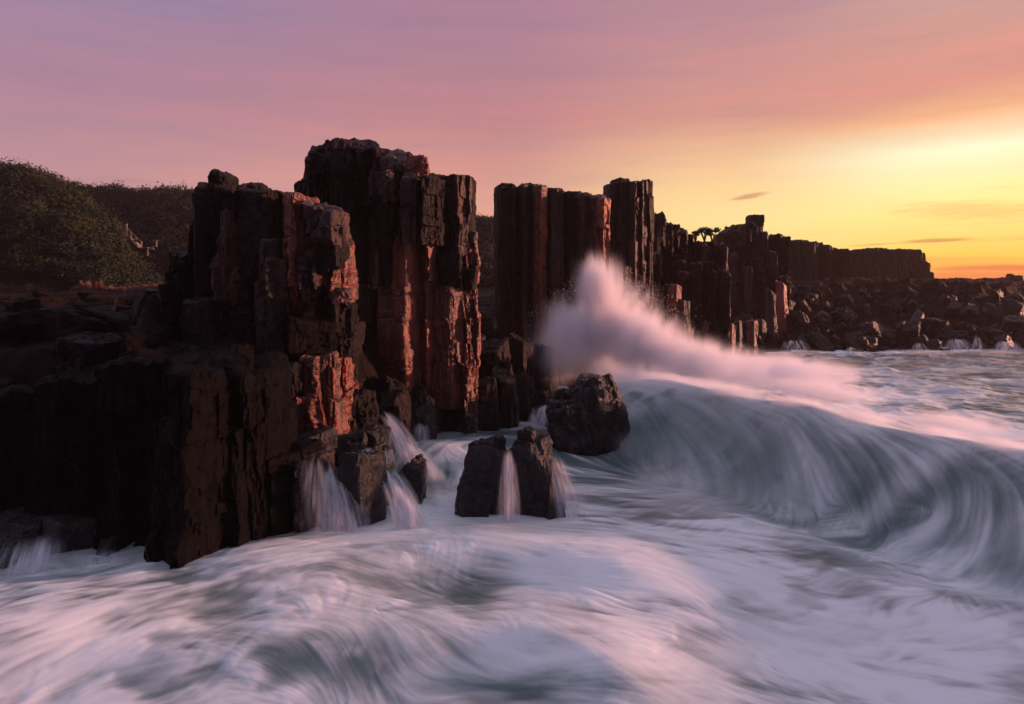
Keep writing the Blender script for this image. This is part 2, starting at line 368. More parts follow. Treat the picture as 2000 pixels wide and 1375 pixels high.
b = t.node('ShaderNodeBsdfPrincipled'); p = t.node('ShaderNodeNewGeometry').outputs['Position']
t.put(b.inputs['Base Color'], t.mix(t.noise(p, .8, 5, .6), (0.014, 0.016, 0.009, 1), (0.035, 0.03, 0.018, 1))); b.inputs['Roughness'].default_value = 0.95
b.inputs['Specular IOR Level'].default_value = 0.1
t.l.new(b.outputs[0], out.inputs[0])
hx = np.linspace(-110, 40, 260); hy = np.linspace(52, 140, 130); HX, HY = np.meshgrid(hx, hy)
HZv = hill_h(HX, HY); HZv = HZv-4*sstep(-HY, -57, -52)
tag(link('hills', mesh_np('hills', np.stack([HX, HY, HZv], -1).reshape(-1, 3), grid_faces(len(hy), len(hx)), M_soil)), kind='structure')

# ================================================================== SETTING: sea
def seg_dist(x, y, pts):
    """signed distance to a polyline (positive on its near side) and the position along it"""
    best = np.full(x.shape, 1e9); sg = np.zeros(x.shape); al = np.zeros(x.shape); L0 = 0
    for (ax, ay), (bx, by) in zip(pts[:-1], pts[1:]):
        vx, vy = bx-ax, by-ay; Ls = math.hypot(vx, vy)
        tt = ((x-ax)*vx+(y-ay)*vy)/Ls**2; tc = np.clip(tt, 0, 1)
        d = np.hypot(x-ax-tc*vx, y-ay-tc*vy); cr = (x-ax)*vy-(y-ay)*vx
        m = d < best; best = np.where(m, d, best); sg = np.where(m, np.sign(cr), sg); al = np.where(m, L0+tc*Ls, al); L0 += Ls
    return best*sg, al, L0
# the breaking wave: its crest runs from the boulder out to the right
def chaikin(p, n=3):
    for _ in range(n):
        q = [p[0]]
        for a, b in zip(p[:-1], p[1:]): q += [(a[0]*.75+b[0]*.25, a[1]*.75+b[1]*.25), (a[0]*.25+b[0]*.75, a[1]*.25+b[1]*.75)]
        p = q+[p[-1]]
    return p
CREST = [(3.4, 25.5), (5.0, 22.7), (7.0, 19.3), (8.6, 16.5), (10.2, 13.8), (13, 11.2), (18, 9), (26, 7)]
SW = [(-9.5, 9.4), (-6.5, 9.8), (-3.5, 11.0), (-1.0, 12.0), (0.8, 11.6), (2.5, 10.4), (4.0, 9.0)]    # the long swell in the foreground
SW2 = [(-9, 8.4), (-5.5, 8.7), (-3, 8.9), (-1.4, 9.2), (0.2, 9.3), (1.6, 8.3), (2.6, 7.2)]
CREST, SW, SW2 = chaikin(CREST), chaikin(SW), chaikin(SW2)
def sea_h(x, y):
    x = np.asarray(x, float); y = np.asarray(y, float)
    w = fbm(x*.15, y*.15, 0, 2, 70)*0.5
    d, al, LT = seg_dist(x+w, y+w*.5, CREST)
    H = np.interp(al, [0, 2.5, 6, 12, LT], [1.0, 1.6, 1.65, 1.6, 1.7])*sstep(al, -0.1, 1.0)
    wd = np.interp(al, [0, 3, 8, 12], [2.3, 2.2, 1.5, 1.3])
    fall = np.where(d > 0, np.exp(-np.clip(d/wd, 0, 9)**2.0*1.0), np.exp(-np.abs(d)/7.5)*0.75+0.25*np.exp(-(d/2.5)**2))
    endc = 1-sstep(-(x-3.2), -0.3, 2.2)
    z = H*fall*endc
    z -= 0.35*np.exp(-((d-wd*1.8)/1.2)**2)*endc
    d2, a2, L2 = seg_dist(x, y+w*.6, SW)
    z += np.where(d2 > 0, np.exp(-(d2/1.1)**2), np.exp(-(d2/1.9)**2))*0.42*sstep(a2, 0, 2)*(1-sstep(a2, L2-3, L2))
    d3, a3, L3 = seg_dist(x, y+w*.5, SW2)
    z += np.where(d3 > 0, np.exp(-(d3/.6)**2), np.exp(-(d3/1.2)**2))*0.26*sstep(a3, 0, 2)*(1-sstep(a3, L3-2, L3))
    # the raised water pouring round the rocks
    z += 0.55*np.exp(-(((x+1.8)/2.3)**2+((y-18.3)/2.6)**2))+0.12*np.exp(-(((x+2.6)/1.6)**2+((y-14.6)/1.0)**2))
    z += 0.12*fbm(x*.4, y*.5, 0, 2, 71)
    z += sstep(y, 18, 24)*np.where(d < -1.0, 1, 0)*sstep(-d, 1, 3)*(.09*ridge(x*.55, y*.8, 0, 2, 75)+.05*fbm(x*1.5, y*2.2, 0, 2, 76))
    return z*sstep(-y, -300, -60)
def hit(u, v):
    """where the line of sight through a photo position meets the sea"""
    Ys = np.linspace(6.5, 90, 4000); zs = Z_(v, Ys); xx = X_(u, Ys); hh = sea_h(xx, Ys)
    k = np.argmax(zs < hh) if (zs < hh).any() else len(Ys)-1
    return float(xx[k]), float(Ys[k])
FLOW = [(60,1170,1,-.1),(250,1160,1,-.12),(420,1150,1,-.25),(560,1110,1,-.35),(100,1250,1,0),(350,1250,1,.1),(550,1210,1,.05),(80,1340,1,-.1),(350,1330,1,-.3),(560,1300,.7,.6),
 (640,1060,1,-.15),(700,1130,1,.35),(800,1090,1,.25),(900,1150,1,.6),(820,1200,1,.55),(760,1270,.6,.8),(700,1330,.5,.9),(900,1290,1,.9),(950,1080,1,.12),(1080,1100,1,.15),(1050,1170,1,.42),
 (1000,1240,1,.55),(1100,1320,1,.5),(880,1350,1,-.05),(1180,1230,1,.4),(1250,1150,1,.25),(1300,1290,1,.45),(1380,1200,.8,.6),(1450,1270,1,.5),(1600,1330,1,.2),(1800,1330,1,.02),(1950,1300,1,-.08),
 (1300,1050,1,.12),(1200,1000,1,.05),(1450,1060,1,.08),(1600,1060,1,.0),(1550,1130,1,.15),(1700,1170,1,-.25),(1780,1110,1,-.7),(1860,1060,.8,-1),(1930,1000,.4,-1),(1900,1180,1,-.45),(1960,1100,.5,-1),
 (1640,1230,1,.2),(1800,1240,1,-.1),
 (1350,800,1,.3),(1500,800,1,.35),(1650,830,1,.4),(1800,870,1,.4),(1950,910,1,.35),(1280,830,.5,.8),(1400,860,.6,.8),(1530,880,.5,.9),(1680,910,.5,.9),(1830,950,.5,.9),(1960,980,.35,1),
 (1300,900,.1,1),(1430,930,.1,1),(1560,960,.05,1),(1700,980,.05,1),(1380,980,-.8,.5),(1500,1005,-1,.35),(1640,1020,-1,.2),(1780,1030,-1,.3),
 (1150,930,1,.1),(1250,950,1,.05),(1130,880,1,.35),(1000,830,1,-.15),(900,870,1,-.4),(870,920,.8,-.8),(850,980,.3,-1),(1130,980,1,.1),
 (1400,720,1,.1),(1600,740,1,.12),(1800,800,1,.2),(1950,830,1,.15),(1700,700,1,.02),(1900,720,1,.05),(1950,770,1,.12),(1250,760,1,.15)]
fx, fy, fa, fb = [], [], [], []
for (u, v, a, b_) in FLOW:
    L_ = math.hypot(a, b_); x0, y0 = hit(u, v); x1, y1 = hit(u+a/L_*12, v+b_/L_*12)
    vx, vy = x1-x0, y1-y0; q = math.hypot(vx, vy)+1e-6
    fx.append(x0); fy.append(y0); fa.append(vx/q); fb.append(vy/q)
fx, fy, fa, fb = map(np.array, (fx, fy, fa, fb))
# the field is interpolated in double-angle form, so a streak has no head or tail
ca2, sa2 = fa*fa-fb*fb, 2*fa*fb
tx = np.linspace(-22, 34, 480); ty = np.linspace(6.5, 60, 460)
TX, TY = np.meshgrid(tx, ty); A = np.zeros_like(TX); Bv = np.zeros_like(TX)
for i in range(len(fx)):
    s_ = 0.05*fy[i]+0.15
    r2 = (((TX-fx[i])/s_)**2+((TY-fy[i])/(s_*1.6))**2)
    w = 1/(0.3+r2)**1.6
    A += w*ca2[i]; Bv += w*sa2[i]
ang = 0.5*np.arctan2(Bv, A)
gd = seg_dist(TX, TY, CREST)[0]; gm = 1-.75*np.exp(-((gd-1.2)/2.2)**2)*(TX > 3)
wobble = (fbm(TX*.6, TY*.6, 2, 3, 90)*0.6+fbm(TX*1.5, TY*1.5, 4, 2, 94)*0.28)*gm
ang = ang+wobble
C2, S2 = np.cos(2*ang), np.sin(2*ang)
def bil(T, x, y):
    gx = np.clip((x-tx[0])/(tx[1]-tx[0]), 0, len(tx)-1.001); gy = np.clip((y-ty[0])/(ty[1]-ty[0]), 0, len(ty)-1.001)
    i = gx.astype(int); j = gy.astype(int); a = gx-i; b = gy-j
    return T[j, i]*(1-a)*(1-b)+T[j, i+1]*a*(1-b)+T[j+1, i]*(1-a)*b+T[j+1, i+1]*a*b
TURN = [0.0, 0.0, 0.0]
def fdir(x, y, px, py):
    c, s = bil(C2, x, y), bil(S2, x, y); an = 0.5*np.arctan2(s, c)
    if TURN[0]: an = an+TURN[0]*(vn(x*.8, y*.8, TURN[1], 61)*2-1)+TURN[2]
    ux, uy = np.cos(an), np.sin(an); sg = np.where(ux*px+uy*py < 0, -1.0, 1.0)
    return ux*sg, uy*sg
# vertex fan: dense where the sea is near
tl = np.concatenate([np.linspace(-7, -1.0, 60, endpoint=False), np.linspace(-1.0, -.80, 40, endpoint=False), np.linspace(-.80, .80, 1060, endpoint=False), np.linspace(.80, 1.0, 40, endpoint=False), np.linspace(1.0, 7, 60)])
vv = np.concatenate([np.linspace(4200, 1450, 60, endpoint=False), np.linspace(1450, 1000, 260, endpoint=False), np.linspace(1000, 650, 380, endpoint=False), np.linspace(650, 548, 60)])
yy = CH*F/(vv-HZ)
SY, ST = np.meshgrid(yy, tl, indexing='ij'); SX = SY*ST
SZ = sea_h(SX, SY)
def lic(x, y, step, n, field):
    acc = field(x, y); cnt = 1.0
    for sgn in (1, -1):
        px, py = x.copy(), y.copy(); dx_, dy_ = fdir(px, py, np.full_like(px, sgn), np.zeros_like(px))
        for k in range(n):
            px = px+dx_*step; py = py+dy_*step; dx_, dy_ = fdir(px, py, dx_, dy_)
            w = 1-(k+1)/(n+1); acc = acc+w*field(px, py); cnt += w
    return acc/cnt
vr = lambda a, b, c, q: vn(a*.83+b*.56+c, b*.83-a*.56, .6*a+.75*b, q)
use = (SY < 75) & (np.abs(ST) < 1.05)
ux, uy = SX[use], SY[use]
sc_ = np.clip(uy/12, .6, 3)
f1 = lic(ux, uy, 0.06*sc_, 12, lambda a, b: vr(a*11, b*11, 0, 5)*np.clip(1.6-uy/18, .0, 1)+vr(a*5.5, b*5.5, 0, 6))
f0 = lic(ux, uy, 0.035*sc_, 13, lambda a, b: vr(a*38, b*38, 0, 15)*np.clip(1.9-uy/9, 0, 1)+vr(a*23, b*23, 0, 16)*np.clip(1.9-uy/13, 0, 1)+vr(a*12, b*12, 0, 17)*np.clip(2-uy/22, 0.2, 1)+.5*vr(a*6, b*6, 0, 19)*sstep(uy, 18, 30))
f3 = lic(ux, uy, 0.05*sc_, 9, lambda a, b: vr(a*3.4, b*3.4, 0, 27)+.8*vr(a*1.7, b*1.7, 0, 28)+.5*vr(a*7, b*7, 0, 29))
f2 = lic(ux, uy, 0.11*sc_, 13, lambda a, b: vr(a*3.2, b*3.2, 0, 7)+.5*vr(a*1.2, b*1.2, 0, 8))
TURN[:] = [.9, 7.0, .22]
g1 = lic(ux, uy, 0.045*sc_, 11, lambda a, b: vr(a*19, b*19, 0, 45)*np.clip(1.9-uy/12, 0, 1)+vr(a*10, b*10, 0, 46)+.5*vr(a*5, b*5, 0, 47))
TURN[:] = [.9, 3.0, -.25]
g2 = lic(ux, uy, 0.06*sc_, 10, lambda a, b: vr(a*14, b*14, 0, 55)*np.clip(1.9-uy/12, 0, 1)+vr(a*7, b*7, 0, 56)+.5*vr(a*3.5, b*3.5, 0, 57))
TURN[:] = [0.0, 0.0, 0.0]
nrm = lambda a: (a-a.mean())/(a.std()+1e-6)
loc = np.clip(uy/20, 0, 1)
wface = seg_dist(ux, uy, CREST); onf = np.exp(-((wface[0]-1.4)/1.8)**2)*(ux > 3)
streak0 = nrm(f1)
def msk(k, sc2=.8): return sstep(fbm(ux*sc2, uy*sc2*1.2, k, 3, 130+k)+.5*fbm(ux*3, uy*4, k, 2, 140+k)*.5, -.12, .16)
m1, m2 = msk(1), msk(2)
w0 = .5+.5*np.maximum(onf, m1); w1 = (1-.8*onf)*(1-m1*.6); w2 = (1-.8*onf)*m2
streak = nrm(f0)*1.1*w0+nrm(f1)*.6*w0+nrm(f2)*.32+nrm(g1)*1.0*w1+nrm(g2)*.75*w2+nrm(f3)*.45*(1-.8*onf)
streak = streak*(1+.4*sstep(uy, 16, 30))*(.62+.75*msk(3, .5))+fbm(ux*1.1+streak0*.2, uy*1.5, 5, 5, 98, .65)*1.2*(1-.7*onf)
loc_p = fbm(ux*.30+2, uy*.42, 0, 3, 91); patch = loc_p
# where the water lies darker or whiter (u, v, radius u, radius v, amount)
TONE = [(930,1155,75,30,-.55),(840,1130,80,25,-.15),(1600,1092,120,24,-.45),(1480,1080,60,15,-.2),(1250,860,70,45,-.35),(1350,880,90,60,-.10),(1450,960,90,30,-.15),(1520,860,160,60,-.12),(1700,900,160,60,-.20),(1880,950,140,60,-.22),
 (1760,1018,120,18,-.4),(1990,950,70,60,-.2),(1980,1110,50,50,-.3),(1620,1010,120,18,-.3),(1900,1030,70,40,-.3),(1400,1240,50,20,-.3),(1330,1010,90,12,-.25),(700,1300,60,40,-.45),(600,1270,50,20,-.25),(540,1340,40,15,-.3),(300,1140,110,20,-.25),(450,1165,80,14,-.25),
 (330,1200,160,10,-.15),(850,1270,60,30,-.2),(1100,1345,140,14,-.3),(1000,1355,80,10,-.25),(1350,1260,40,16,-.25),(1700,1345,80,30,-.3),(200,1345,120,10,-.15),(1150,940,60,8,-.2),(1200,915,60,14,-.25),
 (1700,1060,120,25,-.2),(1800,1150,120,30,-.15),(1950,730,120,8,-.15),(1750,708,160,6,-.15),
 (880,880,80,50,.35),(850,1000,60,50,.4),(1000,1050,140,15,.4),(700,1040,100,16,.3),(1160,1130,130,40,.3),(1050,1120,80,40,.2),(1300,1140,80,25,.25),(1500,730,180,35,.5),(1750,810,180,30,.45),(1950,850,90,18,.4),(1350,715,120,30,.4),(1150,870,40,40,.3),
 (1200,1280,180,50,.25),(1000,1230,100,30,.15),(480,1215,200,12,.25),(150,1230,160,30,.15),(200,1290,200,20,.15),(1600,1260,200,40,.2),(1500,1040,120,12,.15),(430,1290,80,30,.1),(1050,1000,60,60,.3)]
tone = .02*sstep(ux, 0, 3)-.17*sstep(-ux, 1.5, 5)-.06*sstep(-ux, 0, 3)+.32*sstep(uy, 19, 26)+.0*onf+0.30*np.exp(-((wface[0]+.5)/.8)**2)*(ux > 4)+.25*np.exp(-((wface[0]+3)/2.5)**2)*(ux > 3)+.45*np.exp(-np.clip(coast(ux)-uy, 0, 9)/1.2)*(uy > 36)  # foam thinned on the left, partly painting in the shade beside the near cliff
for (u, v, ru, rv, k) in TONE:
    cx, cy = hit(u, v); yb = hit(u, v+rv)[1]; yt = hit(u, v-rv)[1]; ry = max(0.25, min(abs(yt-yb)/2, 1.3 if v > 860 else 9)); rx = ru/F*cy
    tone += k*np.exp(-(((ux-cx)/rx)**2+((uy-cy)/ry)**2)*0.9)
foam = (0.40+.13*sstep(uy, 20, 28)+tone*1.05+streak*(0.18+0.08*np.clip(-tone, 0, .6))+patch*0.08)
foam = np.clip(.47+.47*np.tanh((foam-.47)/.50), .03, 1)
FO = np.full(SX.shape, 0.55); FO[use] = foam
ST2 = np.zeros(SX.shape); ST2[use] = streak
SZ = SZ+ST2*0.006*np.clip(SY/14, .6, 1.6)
M_sea, t, out = new_mat('sea_water')
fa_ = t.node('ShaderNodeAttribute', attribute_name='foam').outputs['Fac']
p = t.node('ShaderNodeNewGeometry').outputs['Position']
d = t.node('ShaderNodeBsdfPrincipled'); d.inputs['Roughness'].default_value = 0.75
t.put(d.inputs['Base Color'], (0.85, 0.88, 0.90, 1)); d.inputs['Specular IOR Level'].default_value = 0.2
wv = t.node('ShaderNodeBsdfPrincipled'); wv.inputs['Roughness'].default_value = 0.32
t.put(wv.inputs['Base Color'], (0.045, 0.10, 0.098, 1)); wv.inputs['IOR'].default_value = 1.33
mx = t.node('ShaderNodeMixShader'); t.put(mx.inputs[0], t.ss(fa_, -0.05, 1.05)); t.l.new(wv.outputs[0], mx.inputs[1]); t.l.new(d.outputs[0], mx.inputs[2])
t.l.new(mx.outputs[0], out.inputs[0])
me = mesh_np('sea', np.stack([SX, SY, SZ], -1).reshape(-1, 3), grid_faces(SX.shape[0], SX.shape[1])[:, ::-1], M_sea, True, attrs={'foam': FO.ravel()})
tag(link('sea', me), kind='structure')
for i_, (xa, xb, ya, yb) in enumerate([(-3000, 3000, -3000, 3000)]):
    V = np.array([(xa, ya, -1.0), (xb, ya, -1.0), (xb, yb, -1.0), (xa, yb, -1.0)], float)
    tag(link('open_sea', mesh_np('open_sea', V, np.array([[0, 1, 2, 3]]), M_sea, attrs={'foam': np.full(4, .4)})), kind='structure')

# ================================================================== ROCK STACKS
# nearer weathered stack on the left
stack('rock_stack', 'rugged weathered basalt stack at the left, in front of the tallest stack', 'sea stack', (X_(540, 17.5), 17.5, 0), [
 C(396,470,356,1060,17.2, 1.2, tilt=(-.02,0), sides=5, rot=-70, seg=1.9),
 C(411,466,340,560,17.5, .6, tilt=(-.12,0), sides=5, rot=-80, topn=.25),
 C(440,592,360,1000,16.7, 1.5, mat=M_dark, sides=6, rot=-95, seg=1.5, off=.13, rough=.12, tilt=(-.10,0.05)),
 C(462,540,362,470,16.9, .9, mat=M_dark, sides=6, tilt=(-.08,0), topn=.3, rough=.12),
 C(508,560,470,1000,16.35, .5, mat=M_brown, sides=6, rot=-60, rough=.1, taper=.2),
 C(430,476,410,900,16.55, .5, mat=M_brown, sides=5, rot=-45, rough=.12, taper=.15),
 C(566,612,378,900,16.3, .7, mat=M_red_lit, sides=5, rot=-50, seg=1.0, rough=.10, tilt=(-.12,0)),
 C(590,668,392,900,16.1, 1.1, mat=M_brown, sides=6, rot=-80, seg=1.0, off=.17, rough=.13, tilt=(-.15,0)),
 C(640,686,470,960,16.5, .8, mat=M_red_lit, sides=6, rot=-60, seg=.9, off=.2, rough=.13),
 C(655,698,640,960,16.8, .8, mat=M_dark, sides=6, rot=-50, seg=.9, off=.2, rough=.12),
 L(606,676,388,484,15.8,.5, mat=M_brown, planes=8, rough=.14, cut=.45),
 L(604,680,450,550,16.0,.45, mat=M_dark, planes=8, rough=.14, cut=.45),
 C(524,566,508,700,15.95,.5, mat=M_brown, sides=5, rot=-66, rough=.10, seg=.8, off=.2),
 L(536,664,612,728,15.3,.9, mat=M_shaded, planes=10, rough=.08, cut=.6),
 L(645,690,560,600,16.0,.4, mat=M_red_lit, planes=8, rough=.2, cut=.45), C(640,692,596,700,16.0,.5, mat=M_dark, sides=6, seg=.6, off=.2, rough=.12),
 C(604,668,694,872,15.2,.7, mat=M_red_lit, sides=6, rot=-80, seg=2.5, off=.05, rough=.12),
 C(574,612,776,872,15.0,.5, mat=M_red_lit, sides=6, rot=-70, rough=.08),
 C(548,606,716,1000,14.8,.9, mat=M_dark, sides=5, rot=-75, rough=.08),
 C(348,410,494,1060,17.4,1.2, mat=M_dark, sides=6, rot=-85, rough=.14, taper=.2),
 L(372,430,400,560,17.6,.9, mat=M_dark, planes=12, rough=.12),
 C(376,470,590,1040,16.2,1.0, mat=M_dark, sides=6, rot=-80, rough=.1, seg=1.2, off=.15),
 L(250,390,572,760,16.6,1.4, mat=M_dark, planes=12, rough=.1),
 L(300,380,560,700,17.2,1.2, mat=M_dark, planes=12, rough=.1),
])
# tallest stack
stack('rock_stack', 'tallest basalt stack with a bulging cap block and a red lit central face', 'sea stack', (X_(760, 22), 22.5, 0), [
 C(580,668,362,900,22.4,1.4, mat=M_dark, sides=6, rot=-75, rough=.14, topn=.35, tilt=(.03,0)),
 L(574,625,342,400,22.2,.8, mat=M_dark, planes=14, rough=.14),
 L(620,668,346,440,21.9,.6, mat=M_brown, planes=14, rough=.14),
 C(654,742,330,900,21.6,1.5, mat=M_brown, sides=6, rot=-80, rough=.05, seg=3.0, off=.05),
 C(602,700,300,430,22.0,1.4, mat=M_dark, sides=7, rough=.16, topn=.3),
 C(600,700,272,430,21.4,1.3, mat=M_dark, name='cap_block', sides=7, rough=.16, rtop=.7, rsh=.30, topn=.35, soft=20, rot=-80),
 C(640,744,266,420,21.3,1.4, mat=M_dark, name='cap_block', sides=6, rough=.16, rtop=.8, rsh=.28, topn=.3, soft=20, rot=-75),
 L(602,650,292,345,21.1,.7, mat=M_dark, name='cap_block', planes=14, rough=.12, cut=.72),
 C(690,770,284,400,21.1,1.2, mat=M_dark, name='cap_block', sides=6, rough=.14, topn=.2, soft=20, rot=-80),
 C(722,842,290,395,21.0,1.5, mat=M_brown, name='cap_block', sides=7, rough=.14, rtop=.7, rsh=.30, topn=.3, soft=20, rot=-70, tilt=(-.08,0)),
 L(790,842,300,352,20.9,.7, mat=M_red_lit, name='cap_block', planes=14, rough=.12, cut=.72),
 C(728,796,322,478,20.7,1.2, mat=M_dark, sides=6, rot=-80, rough=.10),
 C(742,846,462,900,20.85,1.2, mat=M_red_lit, sides=6, rot=-57, soft=14, rough=.04, seg=1.6, off=.045, groove=.05, lean=(.01,0)),
 C(738,772,400,560,20.75,.7, mat=M_dark, sides=6, rot=-85, rough=.06),
 C(782,826,340,474,20.45,1.0, mat=M_brown, sides=6, rot=-85, rough=.06, groove=.06),
 C(818,872,346,478,20.5,1.0, mat=M_dark, sides=6, rot=-80, rough=.07),
 C(812,866,446,900,21.0,.8, mat=M_red_lit, sides=6, rot=-57, rough=.06, off=.06),
 C(830,920,338,900,21.4,1.2, mat=M_dark, sides=5, rot=-82, rough=.07, seg=2.2, off=.10, lean=(.012,0)),
 C(878,919,342,560,21.3,.7, mat=M_brown, sides=5, rot=-60, rough=.09),
 C(896,931,450,900,21.2,.7, mat=M_red_lit, sides=6, rot=-50, rough=.13, seg=1.1, off=.2),
 L(858,912,478,575,21.0,.5, mat=M_dark, planes=12, rough=.14),
 C(846,912,560,800,21.0,.8, mat=M_red_lit, sides=6, soft=14, rot=-56, rough=.05, off=.05),
 L(905,934,520,570,21.1,.35, mat=M_dark, planes=12, rough=.15),
 C(690,748,560,900,21.4,1.0, mat=M_brown, sides=6, rot=-78, rough=.06),
])
# middle wall of columns
stack('rock_stack', 'wall of upright basalt columns behind the burst of spray', 'sea stack', (X_(1075, 33), 33, 0), [
 C(967,1012,358,760,31.2,1.2, mat=M_dark, sides=6, rot=-92, rough=.05, seg=5, off=.04),
 C(1008,1036,360,760,31.5,.8, mat=M_brown, sides=6, rot=-66, rough=.04, seg=4, off=.05),
 C(1024,1050,358,760,31.7,.7, mat=M_dark, sides=6, rot=-95, rough=.04, seg=4, off=.05),
 C(1040,1068,362,760,31.2,.7, mat=M_red_lit, sides=6, rot=-60, rough=.04, seg=3.5, off=.05, groove=.06),
 C(1060,1104,366,760,31.9,1.1, mat=M_brown, sides=6, rot=-76, rough=.04, seg=4, off=.04),
 C(1098,1138,371,760,31.8,1.0, mat=M_dark, sides=6, rot=-93, rough=.05, seg=4, off=.04),
 C(1124,1152,376,760,31.5,.7, mat=M_brown, sides=6, rot=-62, rough=.08, seg=3),
 C(1138,1180,380,760,31.2,.9, mat=M_brown, sides=6, rot=-70, rough=.09, seg=3),
 C(1160,1189,386,760,30.9,.7, mat=M_red_lit, sides=6, rot=-58, rough=.10, seg=3, taper=.1),
])
stack('rock_stack', 'tall narrow stack of clustered columns right behind the column wall', 'sea stack', (X_(1227, 39), 39, 0), [
 C(1181,1204,357,720,38.6,1.0, mat=M_dark, sides=5, rot=-90, rough=.05, seg=3),
 C(1194,1230,346,720,38.3,1.1, mat=M_dark, sides=6, rough=.05, seg=3, topn=.1),
 C(1224,1246,354,720,38.1,.8, mat=M_brown, sides=5, rot=-60, rough=.06, seg=3),
 C(1240,1262,352,720,38.2,.9, mat=M_brown, sides=6, rough=.05, seg=3),
 C(1250,1273,350,720,38.5,.9, mat=M_dark, sides=6, rough=.05, seg=3),
 C(1196,1230,520,700,37.2,.9, mat=M_brown, sides=6, rough=.12, seg=1.5, off=.15),
 C(1232,1262,560,720,36.8,.9, mat=M_brown, sides=6, rough=.12, seg=1.5, off=.15),
])
# cliff rows: name -> list of (u, v_top) outline, distance, column width
def cliff_row(name, label, cat, sil, Y, wpx, vb, mats, seed, jitter=8, kind=None, dY=2.0, res=.7, hd=1.2, low=0.0, front=0):
    R = random.Random(seed); u = sil[0][0]; us = [a for a, _ in sil]; vs = [b for _, b in sil]
    root = None; parts = []; cols = []
    while u < us[-1]:
        w = wpx*R.uniform(.7, 1.35); vt = float(np.interp(u+w/2, us, vs))+R.uniform(-jitter*.3, jitter)
        cols.append((u-1, min(u+w, us[-1])+2, vt, Y+R.uniform(0, dY))); u += w
    for k in range(front):      # broken column stumps standing in front
        u = R.uniform(us[0], us[-1]); w = wpx*R.uniform(.6, 1.2); top = float(np.interp(u, us, vs)); cols.append((u-w/2, u+w/2, top+(vb-top)*R.uniform(.15, .75), Y-R.uniform(0.3, 3.0)))
    for (a, b, vt, yy_) in cols:
        V, q, _ = colp(a, b, vt, vb, yy_, hd, mat=None, res=res, sides=R.choice([5, 6]), rough=.1*R.uniform(.5, 1.2), seg=R.uniform(1.5, 4), off=.10, topn=.25)
        parts.append((V, q, R.choice(mats)))
    if kind:
        V, q = join([(a, b) for a, b, _ in parts]); tag(link(name, mesh_np(name, V, q, mats[0])), kind=kind)
    else:
        root = empty(name, label, cat, (X_((us[0]+us[-1])/2, Y), Y+1, 0))
        for V, q, m in parts: add_part(root, 'column', V, q, m)
cliff_row('sea_cliff', 'stepped cliff of broken columns right of the tall narrow stack', 'cliff', [(1266,412),(1292,414),(1300,430),(1316,432),(1318,444),(1342,452),(1350,470),(1412,474)], 43, 15, 700, [M_dark, M_dark, M_brown], 3, jitter=5, front=22)
cliff_row('sea_cliff', 'cliff crowned by a lone square pillar like a ruined tower', 'cliff', [(1400,470),(1408,452),(1424,446),(1427,438),(1436,436),(1458,436),(1460,446),(1490,456),(1508,458),(1531,460)], 56, 13, 660, [M_dark, M_dark, M_brown], 4, jitter=4, front=18)
stack('rock_pillar', 'lone square pillar standing up from the cliff top against the yellow sky', 'rock pillar', (X_(1474, 57), 57.5, 6), [
 C(1459,1488,421,520,57,.7, mat=M_dark, sides=4, rot=-90, rough=.04, seg=5, off=.03, topn=.08, taper=.1),
 C(1462,1487,419,434,57.1,.6, mat=M_dark, sides=4, rot=-90, rough=.04, seg=5, off=.03, topn=.05),
])
cliff_row('headland', '', '', [(1525,468),(1545,466),(1580,470),(1610,480),(1640,487)], 80, 14, 600, [M_far], 5, jitter=3, kind='structure', hd=2)
cliff_row('headland', '', '', [(1625,486),(1660,488),(1700,484),(1740,486),(1790,488),(1797,492)], 98, 13, 560, [M_far], 6, jitter=2, kind='structure', hd=1.5)
cliff_row('headland', '', '', [(1794,490),(1798,508),(1808,512),(1812,530),(1822,545)], 98, 7, 560, [M_far], 7, jitter=2, kind='structure', hd=1.0)

# ================================================================== near cliff on the left
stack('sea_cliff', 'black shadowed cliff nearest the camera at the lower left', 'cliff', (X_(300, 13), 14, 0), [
 C(462,552,728,1150,12.1,1.2, mat=M_shaded, sides=6, rot=-97, seg=2.0, off=.05, rough=.09, tilt=(0,.05), topn=.3),
 C(352,490,722,1190,11.5,1.4, mat=M_shaded, sides=6, rot=-96, seg=1.5, off=.08, rough=.12, taper=.08, topn=.35),
 C(240,372,716,1120,12.6,1.4, mat=M_shaded, sides=6, rough=.14, topn=.3),
 C(130,262,742,1100,13.2,1.6, mat=M_shaded, sides=6, rough=.14, topn=.3),
 C(-10,150,775,1080,13.5,1.8, mat=M_shaded, sides=6, rough=.14, topn=.3),
 C(-180,10,765,1080,13.4,1.8, mat=M_shaded, sides=6, rough=.14, topn=.3),
 C(-400,-150,705,1080,13.2,2.2, mat=M_shaded, sides=6, rough=.14, topn=.3),
 C(310,420,700,1040,13.4,1.8, mat=M_shaded, sides=6, rough=.14, topn=.35),
 C(400,500,700,1000,13.6,1.6, mat=M_shaded, sides=6, rough=.14, topn=.35),
 C(548,612,890,1075,13.0,.9, mat=M_shaded, sides=6, rot=-75, rough=.08),
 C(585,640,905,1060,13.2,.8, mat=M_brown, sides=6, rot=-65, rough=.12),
 L(240,330,640,760,14.5,1, mat=M_shaded, rough=.12),
 L(100,250,660,760,14.5,1.2, mat=M_shaded, rough=.12),
])

